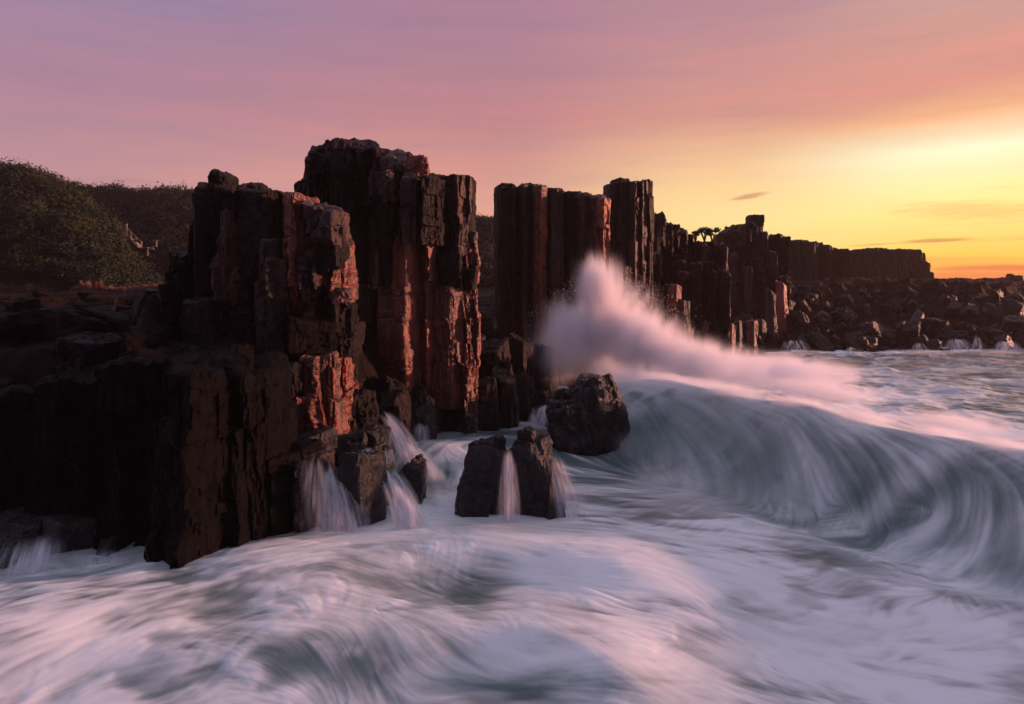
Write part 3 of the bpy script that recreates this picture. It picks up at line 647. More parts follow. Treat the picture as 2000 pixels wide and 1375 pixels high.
# ================================================================== single boulders
def boulder(label, lumps, mat, group=None, name='boulder', n=60):
    parts = [lumpp(*a, n=n, **k) for a, k in lumps]; V, q = join(parts)
    c = V.mean(0); c[2] = V[:, 2].min()
    o = link(name, mesh_np(name, V-c, q, mat), None, tuple(c)); return tag(o, label, 'boulder', group)
K = lambda *a, **k: (a, k)
boulder('black split boulder with water running down its middle, in the foreground surf', [
 K(893,992,868,1090,13.9,.6, planes=12, rough=.11, lean=(.13,0), seed=11), K(888,960,930,1100,13.7,.5, planes=12, rough=.10, seed=12, lean=(.1,0)), K(930,992,853,930,13.95,.4, planes=10, rough=.12, seed=16),
 K(990,1086,860,1090,13.9,.6, planes=12, rough=.11, lean=(-.10,0), seed=13), K(1012,1058,842,930,14.0,.4, planes=12, rough=.13, seed=19, lean=(-.2,0)), K(1000,1080,862,960,13.95,.5, planes=12, rough=.13, seed=29), K(1040,1104,890,1100,13.8,.5, planes=12, rough=.12, seed=14, lean=(-.08,0)), K(950,1050,955,1100,14.2,.6, planes=10, seed=15)], M_wet, n=84)
boulder('big black boulder at the left end of the breaking wave', [
 K(1094,1222,750,930,19.7,1.0, planes=14, rough=.12, seed=21), K(1070,1170,780,920,19.4,.9, planes=12, rough=.13, seed=22), K(1118,1196,742,850,19.9,.7, planes=12, rough=.14, seed=23)], M_wet, n=84)
boulder('rounded black boulder at the left end of the breaking wave', [
 K(1098,1228,736,930,19.7,1.1, planes=16, rough=.12, cut=.62, cmax=.92, seed=21), K(1064,1180,778,920,19.4,1.0, planes=14, rough=.12, cut=.55, cmax=.9, seed=22), K(1120,1205,736,850,20.0,.8, planes=12, rough=.12, cut=.5, cmax=.85, seed=23)], M_wet, n=80)
for i_, (lb, a, b_, c, d_, Y) in enumerate([('low rock hump on the skyline at the far right edge', 1952,2000,537,570,92), ('smaller flat rock on the skyline left of the far right hump', 1905,1955,545,570,93), ('long low rock on the skyline just right of the headland', 1828,1900,545,572,96)]):
    boulder(lb, [K(a,b_,c,d_,Y,1.6, planes=12, rough=.14, seed=801+i_), K(a+(b_-a)*.35,b_-8,c-3,d_,Y+.3,1.2, planes=12, rough=.14, seed=821+i_)], M_far, n=30)
small = [
 ('squat boulder below the red face, topmost beside the waterfall ledge', 590,660,846,912,14.5,.5,31),
 ('dark round boulder in the middle of the waterfall ledge', 664,758,888,1075,13.05,.6,32),
 ('boulder at the right end of the waterfall ledge', 760,830,908,1040,14.3,.5,33),
 ('grey brown stone between the two falls', 722,768,868,912,14.9,.3,34),
 ('black pointed stone above the left fall', 662,712,848,900,14.9,.35,35),
 ('flat wet stone behind the grey brown stone', 700,760,842,880,15.8,.5,36),
 ('big black boulder leaning on the foot of the nearer stack', 668,742,764,860,16.8,.7,37),
 ('sloping red brown slab running down to the falls', 735,800,770,880,18.0,.6,38),
 ('dark boulder piled at the foot of the tallest stack', 740,800,740,850,19.6,.7,39),
 ('dark boulder under the red lit face', 790,850,760,880,20.2,.7,40),
 ('wet stone post with water running down it', 806,852,800,880,19.6,.45,41),
 ('rock shelf at the right foot of the tallest stack', 925,975,745,840,22.0,.8,42),
 ('glinting boulder beside the tallest stack', 960,1012,728,830,22.6,.8,43),
 ('low dark boulder between stack and rounded boulder', 1000,1040,735,792,24.0,.7,44),
 ('pointed brown boulder at the edge of the spray', 1030,1086,672,765,26.0,.9,45),
 ('dark block behind the glinting boulder', 930,1000,668,740,27.0,1.1,46),
 ('dark block left of the pointed brown boulder', 990,1050,655,720,29.0,1.0,47),
 ('small low stone in the surf beside the rounded boulder', 1040,1090,762,800,21.5,.5,48),
 ('flat stone left of the rounded boulder top', 1088,1126,766,796,20.8,.4,49),
]
for (lb, a, b_, c, d_, Y, hd, sd) in small:
    d_ = d_+(40 if Y > 18 else 15)
    boulder(lb, [K(a-3,b_+3,c-3,d_,Y,hd, planes=15, rough=.10, cut=.5, cmax=.88, seed=sd), K(a+(b_-a)*.2,b_,c+(d_-c)*.25,d_,Y+.15,hd, planes=14, rough=.12, cut=.5, cmax=.85, seed=sd+500)], M_wet if c > 780 else M_dark, n=40)
for (lb, a, b_, c, d_, Y, hd, sd) in [
 ('low wet rock under the falls at the left edge', 0,110,1015,1120,12.6,.6,61), ('middle wet rock under the falls at the left', 90,190,1020,1150,12.3,.6,62), ('right wet rock under the falls at the left', 180,250,1060,1170,12.2,.5,63),
 ('lowest wet rock at the left edge', -30,70,1080,1180,11.6,.5,64)]:
    boulder(lb, [K(a,b_,c,d_,Y,hd, planes=14, rough=.10, cut=.5, cmax=.85, seed=sd)], M_wet, n=40)

# ================================================================== rubble, slabs and stumps
RND = random.Random(77)
def lump_mesh(name, seed, mat, n=18, ax=(1, 1, 1), planes=12, rough=.10, cut=.6):
    V, q = lump_arrays(0, 0, 0, ax[0]*.8, ax[1]*.8, ax[2]*.8, seed, planes=planes, rough=rough, n=n, cut=cut, cmax=.95, soft=120)
    return mesh_np(name, V, q, mat)
M_rub = rock_mat('rubble_basalt', (0.003, 0.0024, 0.0028), (0.013, 0.008, 0.008), rough=.5, wet_h=3, spec=.3, wetc=(.006, .0055, .007, 1), scale=1.3, bump=1.3)
RUB = [lump_mesh('rubble_boulder', 900+i, M_rub, ax=[(1.1,.8,.9),(.8,.8,1.6),(1.5,.7,.8),(.7,.7,2.0),(1,1,1.1),(1.9,.7,.7)][i % 6]) for i in range(12)]
def scatter(n, region, sizes, meshes, name, cat, label, group, sink=.2, tiltmax=.7, zf=land_h):
    k = 0; tries = 0
    while k < n and tries < n*60:
        tries += 1
        u = RND.uniform(region[0], region[1]); v = RND.uniform(region[2], region[3])
        Ys = np.linspace(region[4], region[5], 300); zs = Z_(v, Ys); xx = X_(u, Ys); hh = zf(xx, Ys)
        hitm = zs < hh
        if not hitm.any(): continue
        i = int(np.argmax(hitm)); x, y, z = float(xx[i]), float(Ys[i]), float(hh[i])
        if i == 0: continue
        s_ = RND.uniform(*sizes)*RND.choice([.35, .5, .7, .9, 1.35])
        o = link(name, RND.choice(meshes), None, (x, y, z+s_*(.3-sink)))
        o.scale = (s_, s_, s_*RND.uniform(.7, 1.1)); o.rotation_euler = (RND.uniform(-tiltmax, tiltmax), RND.uniform(-tiltmax, tiltmax), RND.uniform(0, 6.28))
        tag(o, label, cat, group); k += 1
scatter(90, (1390, 2010, 640, 690, 44, 75), (.35, .85), RUB, 'rubble_boulder', 'boulder', 'wet jagged black boulder at the foot of the far rubble slope beside the sea', 'boulders along the foot of the far rubble slope')
scatter(85, (1380, 2010, 596, 645, 44, 85), (.4, .9), RUB, 'rubble_boulder', 'boulder', 'dark broken boulder halfway up the far rubble slope at the right', 'boulders halfway up the far rubble slope')
scatter(60, (1480, 2010, 572, 604, 50, 100), (.4, .8), RUB, 'rubble_boulder', 'boulder', 'dark boulder near the top of the far rubble slope below the flat headland', 'boulders near the top of the far rubble slope')
scatter(38, (925, 1100, 575, 720, 26, 60), (.4, .9), RUB, 'rubble_boulder', 'boulder', 'dark boulder in the gap between the tallest stack and the column wall', 'boulders in the gap behind the tallest stack')
scatter(24, (1230, 1440, 600, 690, 33, 60), (.5, 1.1), RUB, 'rubble_boulder', 'boulder', 'dark boulder under the stepped cliff behind the spray', 'boulders under the stepped cliff')
SLAB = [lump_mesh('flat_stone', 950+i, M_plat, ax=[(1.3,1,.4),(1,.8,.5),(1.6,.8,.35),(.9,.9,.6)][i % 4], planes=8, rough=.10) for i in range(6)]
scatter(60, (-10, 330, 588, 660, 15, 60), (.35, .9), SLAB, 'flat_stone', 'rock', 'brown weathered slab lying on the rock platform at the left', 'slabs on the rock platform at the left', sink=.1, tiltmax=.3)
scatter(60, (-10, 350, 584, 600, 15, 60), (.2, .45), SLAB, 'flat_stone', 'rock', 'small stone on the rock platform just below the dry grass', 'small stones below the dry grass', sink=.1, tiltmax=.3)
# broken column stumps, their right sides catching the light
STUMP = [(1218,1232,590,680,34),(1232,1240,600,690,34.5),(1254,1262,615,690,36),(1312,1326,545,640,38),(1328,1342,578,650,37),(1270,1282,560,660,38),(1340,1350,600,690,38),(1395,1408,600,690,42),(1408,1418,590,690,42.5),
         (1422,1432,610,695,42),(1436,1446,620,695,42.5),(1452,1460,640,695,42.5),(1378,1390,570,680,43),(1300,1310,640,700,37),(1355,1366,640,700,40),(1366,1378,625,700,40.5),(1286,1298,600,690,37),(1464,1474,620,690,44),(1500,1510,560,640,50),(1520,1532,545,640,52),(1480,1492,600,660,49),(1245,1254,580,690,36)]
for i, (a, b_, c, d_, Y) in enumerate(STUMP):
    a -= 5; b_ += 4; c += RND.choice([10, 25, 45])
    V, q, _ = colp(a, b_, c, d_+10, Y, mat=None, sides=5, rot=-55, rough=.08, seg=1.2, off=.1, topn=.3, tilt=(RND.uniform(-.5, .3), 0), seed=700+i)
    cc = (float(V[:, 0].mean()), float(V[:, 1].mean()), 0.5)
    tag(link('column_stump', mesh_np('column_stump', rel(V, cc), q, M_red_lit if i % 2 else M_brown), None, cc), 'short broken basalt column below the stepped cliff, its right side catching red light', 'rock column', 'broken columns below the stepped cliff')

# ================================================================== plants
def leaf_quads(cen, r, n, R, size, flat=.85):
    d = R.normal(size=(n, 3)); d /= np.linalg.norm(d, axis=1)[:, None]; d[:, 2] = np.abs(d[:, 2])*1.0-.15
    lump = 0.72+0.6*(vn(d[:, 0]*3+cen[0], d[:, 1]*3+cen[1], d[:, 2]*3, 3)*2-.6)
    rr = lump*(R.uniform(.6, 1.02, n)**.6)
    c = np.array(cen)+d*rr[:, None]*np.array([r, r, r*flat])
    nn = d+R.normal(size=(n, 3))*.38; a = np.cross(nn, R.normal(size=(n, 3))); a /= np.linalg.norm(a, axis=1)[:, None]
    b_ = np.cross(nn, a); b_ /= np.linalg.norm(b_, axis=1)[:, None]
    s_ = size*R.uniform(.6, 1.3, n)[:, None]
    a = a*s_; b_ = b_*s_*.55
    V = np.stack([c-a, c-b_*1.0, c+a, c+b_], 1).reshape(-1, 3)
    return V, np.arange(4*n).reshape(-1, 4)
def leaf_mat(name, c1, c2, sc=.3):
    m, t, out = new_mat(name); p = t.node('ShaderNodeNewGeometry').outputs['Position']
    f = t.m('ADD', t.m('MULTIPLY', t.noise(p, sc, 4, .6), .7), t.m('MULTIPLY', t.noise(p, 3, 2, .5), .3))
    col = t.mix(t.ss(f, .38, .62), c1+(1,), c2+(1,))
    b = t.node('ShaderNodeBsdfPrincipled'); t.put(b.inputs['Base Color'], col); b.inputs['Roughness'].default_value = .7; b.inputs['Specular IOR Level'].default_value = .2
    t.l.new(b.outputs[0], out.inputs[0]); return m
M_leaf = leaf_mat('scrub_leaves', (0.008, 0.013, 0.006), (0.028, 0.036, 0.012), .45)
M_leafd = leaf_mat('dark_leaves', (0.012, 0.012, 0.008), (0.026, 0.024, 0.013))
M_grass = leaf_mat('dry_grass', (0.12, 0.055, 0.04), (0.24, 0.12, 0.085), 1.5)
M_bark = leaf_mat('bark', (0.03, 0.02, 0.016), (0.05, 0.035, 0.03), 3)
R = np.random.RandomState(5)
pts = []
def canopy(name, n, ur, yr, rr, leaves, size, mat, minh=3.4):
    parts = []; k = 0; tries = 0
    while k < n and tries < n*30:
        tries += 1
        y = R.uniform(*yr); x = X_(R.uniform(*ur), y); h = float(hill_h(np.array([x]), np.array([y]))[0])
        if h < minh: continue
        r = R.uniform(*rr); parts.append(leaf_quads((x, y, h+r*.1), r, leaves, R, size)); k += 1
    V, q = join(parts); tag(link(name, mesh_np(name, V, q, mat)), 'dense scrub covering the hillside', 'scrub', kind='stuff')
canopy('scrub', 310, (-60, 222), (57.5, 70), (.7, 2.0), 700, .11, M_leaf, 3.5)
canopy('scrub', 40, (222, 285), (57.5, 63), (.6, 1.2), 400, .11, M_leaf, 3.5)
canopy('scrub', 150, (-60, 300), (55.5, 60), (.6, 1.5), 500, .11, M_leaf, 0)
canopy('coastal_scrub', 290, (120, 420), (73, 97), (.8, 2.4), 420, .15, M_leafd)
canopy('coastal_scrub', 110, (890, 1000), (76, 97), (.8, 2.4), 420, .15, M_leafd)
def tussock(u, Y, r, h):
    n = 420; x, z = X_(u, Y), 3.35
    a = R.uniform(0, 6.28, n); q = R.uniform(0, 1, n)**.7; bx, by = np.cos(a)*q*r*.35, np.sin(a)*q*r*.35
    hh = h*R.uniform(.55, 1.1, n); tx_, ty_ = bx+np.cos(a)*q*r*.8+R.normal(size=n)*.06, by+np.sin(a)*q*r*.8+R.normal(size=n)*.06
    w = .022; V = np.stack([np.stack([bx-w, by, 0*bx-.15], -1), np.stack([bx+w, by, 0*bx-.15], -1), np.stack([bx*.5+tx_*.5+w*.8, by*.5+ty_*.5, hh*.62], -1), np.stack([tx_, ty_, hh], -1)], 1).reshape(-1, 3)
    o = link('grass_tussock', mesh_np('grass_tussock', V, np.arange(4*n).reshape(-1, 4), M_grass), None, (x, Y, z))
    tag(o, 'dry reddish grass tussock at the foot of the scrub, on the rock platform', 'grass', 'dry grass tussocks at the foot of the scrub')
for (u, Y, r, h) in [(8,55,.6,1.3),(44,55,.55,1.1),(68,55,.6,1.3),(92,55,.5,.9),(160,54.5,.7,1.1),(178,54,.8,1.5),(192,54.5,.8,1.2),(222,54,.7,1.1),(236,54,.7,1.0),(268,53.5,.8,1.1),(286,53.5,.8,1.2),(302,53.5,.8,1.2),(318,53.5,.8,1.3),(334,53.5,.8,1.3)]: tussock(u, Y, r, h)
def shrub(u, v, Y, s_, label):
    root = empty('shrub', label, 'shrub', (X_(u, Y), Y, Z_(v, Y)-.3)); parts = []; tr = []
    for k in range(8):
        a = R.uniform(0, 6.28); c = (math.cos(a)*s_*.5, math.sin(a)*s_*.4, s_*(.25+.7*R.rand())+.3); parts.append(leaf_quads(c, s_*.36, 160, R, .05))
        n = 5; p0 = np.array([0, 0, 0.]); p1 = np.array(c)
        ring = lambda p_, r_: np.stack([p_[0]+r_*np.cos(np.arange(n)*6.283/n), p_[1]+r_*np.sin(np.arange(n)*6.283/n), np.full(n, p_[2])], -1)
        tr.append((np.concatenate([ring(p0, .05), ring(p0*.5+p1*.5+np.array([0, 0, .08]), .035), ring(p1, .015)]), grid_faces(3, n, True)))
    V, q = join(parts); link('crown', mesh_np('crown', V, q, M_leafd), root); V, q = join(tr); link('trunk', mesh_np('trunk', V, q, M_bark), root)
shrub(1376, 463, 45.5, .65, 'small open shrub with visible stems on the cliff edge against the sunset')
shrub(1391, 464, 45.5, .6, 'round dense shrub right of the open one on the cliff edge')
shrub(1358, 466, 45.3, .4, 'lowest little shrub on the cliff edge, at the left of the three')

# ================================================================== timber steps on the hillside
M_wood, t, out = new_mat('weathered_timber'); b = t.node('ShaderNodeBsdfPrincipled'); p = t.node('ShaderNodeNewGeometry').outputs['Position']
t.put(b.inputs['Base Color'], t.mix(t.noise(t.vscale(p, 1, 1, 8), 2, 4, .6), (.16, .11, .10, 1), (.32, .24, .22, 1))); b.inputs['Roughness'].default_value = .8; t.l.new(b.outputs[0], out.inputs[0])
def bar(p0, p1, w, h=None):
    p0, p1 = Vector(p0), Vector(p1); h = h or w; d_ = (p1-p0).normalized(); s1 = d_.cross(Vector((0, 1, 0)) if abs(d_.y) < .9 else Vector((1, 0, 0))).normalized(); s2 = d_.cross(s1)
    V = [p+s1*a*w/2+s2*b_*h/2 for p in (p0, p1) for a, b_ in ((-1, -1), (1, -1), (1, 1), (-1, 1))]
    return np.array([tuple(x) for x in V]), np.array([(0,1,2,3),(7,6,5,4),(0,4,5,1),(1,5,6,2),(2,6,7,3),(3,7,4,0)])
def wood_part(root, name, bars): V, q = join(bars); return add_part(root, name, V, q, M_wood)
YS = 68.5; Q = lambda u, v, dy=0: P(u, v, YS+dy)
r1 = empty('lookout_railing', 'small timber railing with a board panel at the top of the hillside steps', 'railing', tuple(Q(240, 455)))
wood_part(r1, 'post', [bar(Q(235, 437), Q(235, 462), .12)]); wood_part(r1, 'post', [bar(Q(247, 437), Q(247, 462), .12)])
wood_part(r1, 'panel', [bar(Q(234, 439.5), Q(247.5, 439.5), .05, .22)]); wood_part(r1, 'rail', [bar(Q(230, 442), Q(247, 443), .07)]); wood_part(r1, 'rail', [bar(Q(235, 446), Q(247, 446), .06)])
r2 = empty('staircase', 'pale timber steps going down the scrub covered hillside', 'stairs', tuple(Q(264, 482)))
for k in range(12):
    f = k/11; wood_part(r2, 'step', [bar(Q(253+f*16, 466+f*14.5, -.5), Q(257+f*17, 466+f*14.5, .5), .28, .06)])
wood_part(r2, 'stringer', [bar(Q(252, 466, -.6), Q(269, 482, -.6), .16, .08)])
for (u, v) in [(255,452),(265,462),(276,471)]: wood_part(r2, 'post', [bar(Q(u, v), Q(u, v+14), .11)])
wood_part(r2, 'handrail', [bar(Q(247, 444), Q(255, 453), .05), bar(Q(255, 453), Q(276, 472), .05)])
r3 = empty('timber_gate_frame', 'little pale timber frame at the bottom landing of the steps', 'frame', tuple(Q(303, 490)))
wood_part(r3, 'top_bar', [bar(Q(297, 470), Q(308, 470), .09)]); wood_part(r3, 'post', [bar(Q(305, 470), Q(305, 481), .12)]); wood_part(r3, 'bench_board', [bar(Q(298, 481), Q(306.5, 481), .12)])
wood_part(r3, 'brace', [bar(Q(298, 481), Q(294, 487), .10), bar(Q(297, 481), Q(300, 488), .10)]); wood_part(r3, 'landing', [bar(Q(282, 484), Q(293, 484), .05, 1.0)]); wood_part(r3, 'leg', [bar(Q(288, 484), Q(288, 500), .1)])

# ================================================================== running water
M_fall, t, out = new_mat('falling_water')
ua = t.node('ShaderNodeAttribute', attribute_name='across').outputs['Fac']; va = t.node('ShaderNodeAttribute', attribute_name='down').outputs['Fac']; ia = t.node('ShaderNodeAttribute', attribute_name='edge').outputs['Fac']
cmb = t.node('ShaderNodeCombineXYZ'); t.put(cmb.inputs[0], t.m('MULTIPLY', ua, 1.0)); t.put(cmb.inputs[1], t.m('MULTIPLY', va, .12))
oi = t.node('ShaderNodeObjectInfo').outputs['Random']; t.put(cmb.inputs[2], t.m('MULTIPLY', oi, 40.0))
n1 = t.noise(cmb.outputs[0], 12, 3, .6); n2 = t.noise(cmb.outputs[0], 3.0, 2, .5)
al = t.m('MULTIPLY', t.ss(t.m('ADD', t.m('MULTIPLY', n1, .5), t.m('MULTIPLY', n2, .75)), .50, .85), ia, clamp=True)
df = t.node('ShaderNodeBsdfDiffuse'); df.inputs[0].default_value = (.8, .79, .84, 1); tl_ = t.node('ShaderNodeBsdfTranslucent'); tl_.inputs[0].default_value = (.8, .79, .84, 1)
ms = t.node('ShaderNodeMixShader'); ms.inputs[0].default_value = .4; t.l.new(df.outputs[0], ms.inputs[1]); t.l.new(tl_.outputs[0], ms.inputs[2])
tr_ = t.node('ShaderNodeBsdfTransparent'); m2 = t.node('ShaderNodeMixShader'); t.put(m2.inputs[0], al); t.l.new(tr_.outputs[0], m2.inputs[1]); t.l.new(ms.outputs[0], m2.inputs[2]); t.l.new(m2.outputs[0], out.inputs[0])
def fall(label, lip, foot, curve=1.0, dens=1.0, layers=3, wscale=1.0, group=None, fade=.12):
    """a veil of water from a lip (two ends) to a foot (two ends), in thin layers"""
    parts = []; A_, D_, E_ = [], [], []
    l0, l1 = P(*lip[0]), P(*lip[1]); f0, f1 = P(*foot[0]), P(*foot[1])
    ns, nt = 40, 30; S, T = np.meshgrid(np.linspace(0, 1, ns), np.linspace(0, 1, nt))
    for k in range(layers):
        w_ = 1+.12*k; Sx = (S-.5)*w_+.5
        hx = T**(.5+.5*(1-curve)) if curve else T
        hx = 1-(1-T)**(1+curve) if curve else T
        tt = hx
        top = np.array(l0)*(1-Sx[..., None])+np.array(l1)*Sx[..., None]; bot = np.array(f0)*(1-Sx[..., None])+np.array(f1)*Sx[..., None]
        V = np.empty(S.shape+(3,)); V[..., :2] = top[..., :2]*(1-tt[..., None])+bot[..., :2]*tt[..., None]
        V[..., 2] = top[..., 2]*(1-T)+bot[..., 2]*T; V[..., 2] += .02*fbm(S*6, T*0, k, 2, 9)
        V[..., 1] += -.06*k+.05*fbm(S*5+k*3, T*1.5, k, 3, 8)
        parts.append((V.reshape(-1, 3), grid_faces(nt, ns)))
        wid = np.linalg.norm(np.array(f0-f1))*wscale
        A_.append((S*wid+k*7.7).ravel()); D_.append((T*float((l0-f0).length)).ravel())
        E_.append((np.clip(1.35-abs(S-.5)*2.6, 0, 1)*sstep(T, 0.15*vn(S*5+k*3.1, 0*S, len(label)*.37, 21)**1.5, fade+.15*vn(S*5+k*3.1, 0*S, len(label)*.37, 21)**1.5)*(1-.9*sstep(T, .55+.4*vn(S*7+k, 0*S, len(label)*.7, 22), 1.01))*(.62+.6*vn(S*6+k*5, T*.8, len(label)*.9, 23))*dens).ravel())
    V, q = join(parts); c = np.array(f0+f1)/2; c = tuple(float(x) for x in c)
    tag(link('waterfall', mesh_np('waterfall', rel(V, c), q, M_fall, True, attrs={'across': np.concatenate(A_), 'down': np.concatenate(D_), 'edge': np.concatenate(E_)}), None, c), label, 'waterfall', group)
fall('broad white veil of water left of the dark round boulder', [(628,900,13.9),(664,900,13.9)], [(622,1050,13.0),(722,1050,13.0)], dens=1.4)
fall('broad white veil of water right of the dark round boulder', [(728,906,13.9),(776,908,14.0)], [(765,1045,13.0),(832,1040,13.1)], dens=1.4)
fall('thin trickle down the face of the near cliff right edge', [(600,880,13.0),(632,885,13.0)], [(585,1050,12.8),(640,1050,12.8)], dens=.5)
fall('sloping stream running down the red brown slab', [(738,800,17.6),(762,800,17.6)], [(770,895,15.8),(825,895,15.8)], dens=1.0)
fall('stream sliding from the slab into the surf', [(780,860,17.0),(810,862,17.0)], [(800,930,15.4),(880,950,15.4)], dens=1.0)
fall('narrow trickle down the wet stone post', [(812,824,19.4),(834,822,19.4)], [(806,888,19.0),(846,886,19.0)], dens=.9)
fall('little step of white water above the grey brown stone', [(700,872,15.4),(760,868,15.4)], [(700,900,14.7),(775,905,14.7)], dens=1.0)
fall('pink white stream in the cleft of the split boulder', [(985,872,13.75),(1000,872,13.75)], [(972,1030,13.4),(1016,1030,13.4)], dens=.8)
fall('spray stream down the right side of the split boulder', [(1070,878,14.2),(1094,885,14.4)], [(1078,1030,13.6),(1140,1022,13.8)], dens=.7)
fall('wide bluish fall over the wet rocks at the left edge', [(20,1040,12.0),(130,1035,12.0)], [(-30,1165,11.1),(120,1165,11.1)], dens=1.1, fade=.35)
fall('bluish fall right of the widest one at the left edge', [(140,1062,12.0),(248,1066,12.0)], [(140,1150,11.4),(262,1150,11.4)], dens=.9, fade=.35)
fall('small cascade left of the rounded boulder', [(1046,790,21.2),(1080,788,21.2)], [(1030,840,20.6),(1080,835,20.6)], dens=.9)
for (a, b_, c, d_, w_) in [(1532,1575,662,690,'leftmost, below the castle like cliff'),(1785,1806,668,688,'narrow, left of the three close together'),(1850,1892,660,689,'widest'),(1903,1916,652,688,'tallest and thinnist'.replace('nist','nest')),(1946,1988,664,690,'rightmost, near the edge of the picture'),(1655,1672,676,691,'smallest')]:
    fall('thin white runnel off the far rocks, '+w_, [(a+4,c,46.5),(b_-8,c,46.5)], [(a-8,d_,44.5),(b_+10,d_,44.5)], dens=.8, layers=2, group='runnels on the far rocks')

# ================================================================== spray and mist
def spray_mat(name, dens, nscale=2.0):
    m, t, out = new_mat(name); tc = t.node('ShaderNodeTexCoord').outputs['Object']
    r = t.vm('LENGTH', tc, None, out=1)
    f = t.ss(r, 1.0, 0.0)
    nz1 = t.noise(t.vscale(tc, 1.6, 1.2, .55), nscale, 6, .68, .4)
    n_ = t.ss(t.m('ADD', nz1, t.m('MULTIPLY', t.m('SUBTRACT', f, .5), .45)), .36, .70)
    de = t.m('MULTIPLY', t.m('MULTIPLY', t.m('POWER', f, 2.0), n_), dens)
    v = t.node('ShaderNodeVolumePrincipled'); v.inputs['Color'].default_value = (.97, .95, .98, 1); v.inputs['Anisotropy'].default_value = 0.15
    t.put(v.inputs['Density'], de); t.l.new(v.outputs[0], out.inputs['Volume']); return m
VM = {}
import bmesh
bmv = bmesh.new(); bmesh.ops.create_icosphere(bmv, subdivisions=3, radius=1.0); vme = bpy.data.meshes.new('spray_puff'); bmv.to_mesh(vme); bmv.free()
def puff(u, v, Y, ru, rv, rd, dens, rot=0, ns=2.0):
    key = (dens, ns)
    if key not in VM: m_ = vme.copy(); m_.materials.append(spray_mat('spray_%d' % len(VM), dens, ns)); VM[key] = m_
    o = link('sea_spray', VM[key], None, tuple(P(u, v, Y))); o.scale = (ru/F*Y, rd, rv/F*Y); o.rotation_euler = (0, rot, 0)
    tag(o, 'spray thrown up by the wave', 'spray', kind='stuff')
puff(1155,645,26,135,125,1.8,6); puff(1170,566,26,86,122,1.3,6.5); puff(1158,540,26.2,44,90,.9,4, -.12); puff(1105,680,26,120,130,1.8,2.6); puff(1095,625,26.2,75,95,1.3,1.4)
puff(1250,668,25.5,160,125,2.0,7,.35); puff(1360,708,25,250,92,2.4,4.5,.2); puff(1520,725,26,280,62,2.6,4,.08); puff(1215,600,27,120,110,1.6,1.6,.5)
puff(1240,750,23.5,140,80,1.6,3); puff(1380,760,22,190,45,1.2,2.5,.12); puff(1600,765,21,230,48,1.2,3,.12); puff(1850,825,17.5,230,42,1.0,2.5,.1); puff(1190,722,27.5,80,60,1.2,6)
for (u, v, Y, k) in [(1310,742,22.6,4),(1430,764,20.2,4),(1560,788,18.2,4),(1690,815,16.6,3.5),(1830,845,15.2,3.5),(1960,868,14.0,3.5)]: puff(u, v, Y, 125, 26, .8, k, .14)
for (u, w) in [(1560,110),(1800,150),(1940,120)]: puff(u, 688, 44.5, w, 11, .7, 1.2)
for i in range(6): puff(1150+i*14,600-abs(i-2)*-16,26.3,19,95+14*(i%3),.6,10,(i-2)*.16,3.0)
DR = np.random.RandomState(8); n_ = 7000
q1 = DR.rand(n_)**.75; th_ = DR.normal(0, .34, n_); sp_ = DR.uniform(.3, 1, n_)
pu = 1175+np.sin(th_)*q1*230+DR.normal(size=n_)*8+60*(DR.rand(n_)**2)*(DR.rand(n_) > .5); pv = 720-np.cos(th_)*q1*190*(1-.35*np.abs(np.sin(th_)))+DR.normal(size=n_)*8; pY = 26+DR.normal(size=n_)*.7
Cn = np.stack([X_(pu, pY), pY, Z_(pv, pY)], -1); sz = DR.uniform(.002, .0055, n_)*(1+DR.rand(n_)**8)
T4 = np.array([(1,1,1),(-1,-1,1),(-1,1,-1),(1,-1,-1)], float)*np.array([1,1,2.2])
Vd = (Cn[:, None, :]+T4[None]*sz[:, None, None]).reshape(-1, 3); Fd = (np.array([(0,1,2),(0,3,1),(0,2,3),(1,3,2)])[None]+4*np.arange(n_)[:, None, None]).reshape(-1, 3)
m, t, out = new_mat('water_drops'); b = t.node('ShaderNodeBsdfPrincipled'); b.inputs['Base Color'].default_value = (.85, .84, .88, 1); b.inputs['Roughness'].default_value = .4; t.l.new(b.outputs[0], out.inputs[0])
tag(link('spray_drops', mesh_np('spray_drops', Vd, Fd, m)), 'fine drops flying from the burst of spray', 'spray', kind='stuff')
puff(820,1045,13.6,260,26,.7,1.2); puff(1010,1045,13.3,150,34,.6,1.2); puff(870,900,17.5,90,40,1.2,.6); puff(1130,985,14.2,45,80,.6,.8)
puff(330,1115,11.8,260,26,.7,.7); puff(80,1130,11.4,140,60,.6,.7); puff(1230,870,19.4,60,60,.8,.7)

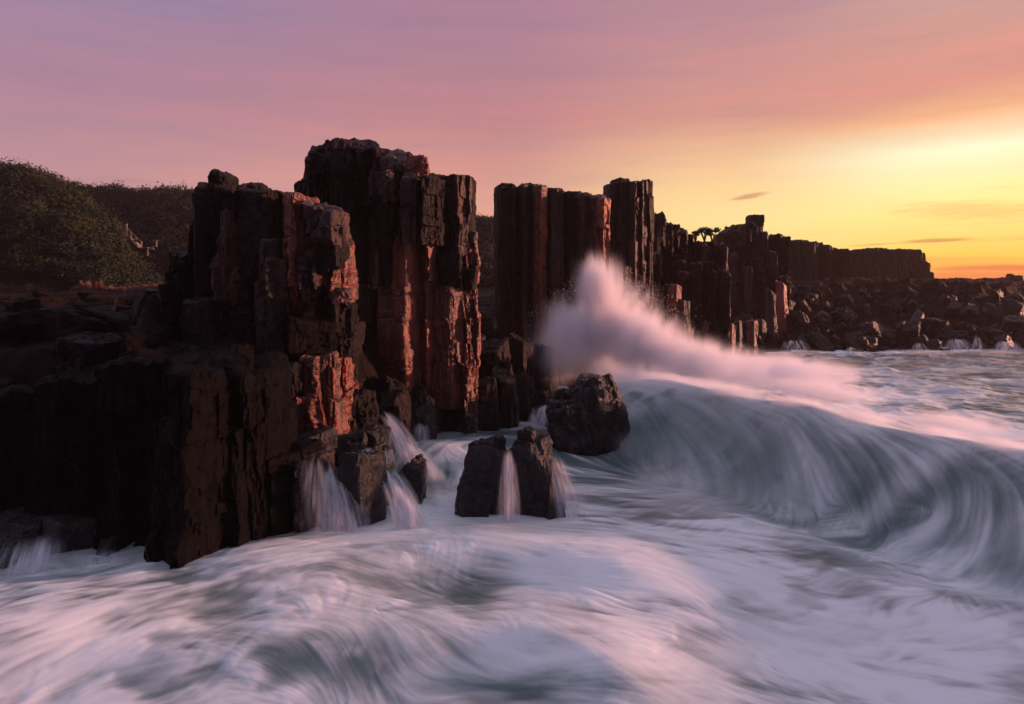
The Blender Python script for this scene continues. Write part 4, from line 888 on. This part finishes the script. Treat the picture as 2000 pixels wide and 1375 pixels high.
# ================================================================== air
bpy.context.view_layer.update()
m, t, out = new_mat('haze'); v = t.node('ShaderNodeVolumePrincipled'); v.inputs['Color'].default_value = (1.0, .78, .74, 1); v.inputs['Density'].default_value = 0.0003; v.inputs['Anisotropy'].default_value = .3
t.l.new(v.outputs[0], out.inputs['Volume'])
V = np.array([(x, y, z) for z in (-3.0, 24.0) for x, y in ((-160, -30), (180, -30), (180, 190), (-160, 190))], float)
tag(link('haze', mesh_np('haze', V, np.array([(3,2,1,0),(4,5,6,7),(0,1,5,4),(1,2,6,5),(2,3,7,6),(3,0,4,7)]), m)), kind='stuff')

# labels for the repeats, told apart by size and by their order from the left
def ordinal(n): return str(n)+('th' if 10 <= n % 100 <= 20 else {1: 'st', 2: 'nd', 3: 'rd'}.get(n % 10, 'th'))
def relabel(group, fmt, sizes=('small', 'middling', 'large')):
    obs = [o for o in COL.objects if o.parent is None and o.get('group') == group]
    obs.sort(key=lambda o: o.location.x/o.location.y)
    sc_o = sorted(o.dimensions.length for o in obs)
    for i, o in enumerate(obs):
        k = sum(o.dimensions.length > q for q in sc_o)/len(obs)
        o['label'] = fmt % (sizes[min(2, int(k*3))], ordinal(i+1))
relabel('boulders along the foot of the far rubble slope', '%s wet boulder at the foot of the far rubble slope, %s from its left')
relabel('boulders halfway up the far rubble slope', '%s dark boulder halfway up the far rubble slope, %s from its left')
relabel('boulders near the top of the far rubble slope', '%s dark boulder high on the far rubble slope, %s from its left')
relabel('boulders in the gap behind the tallest stack', '%s boulder in the gap behind the tallest stack, %s from the left')
relabel('boulders under the stepped cliff', '%s boulder under the stepped cliff, %s from the left')
relabel('slabs on the rock platform at the left', '%s brown slab on the left rock platform, %s from the left')
relabel('small stones below the dry grass', '%s little stone just below the dry grass, %s from the left')
relabel('broken columns below the stepped cliff', '%s broken column with a red lit right side below the cliff, %s from the left', ('short', 'middling', 'tall'))
relabel('dry grass tussocks at the foot of the scrub', '%s reddish dry grass tussock at the foot of the scrub, %s from the left')
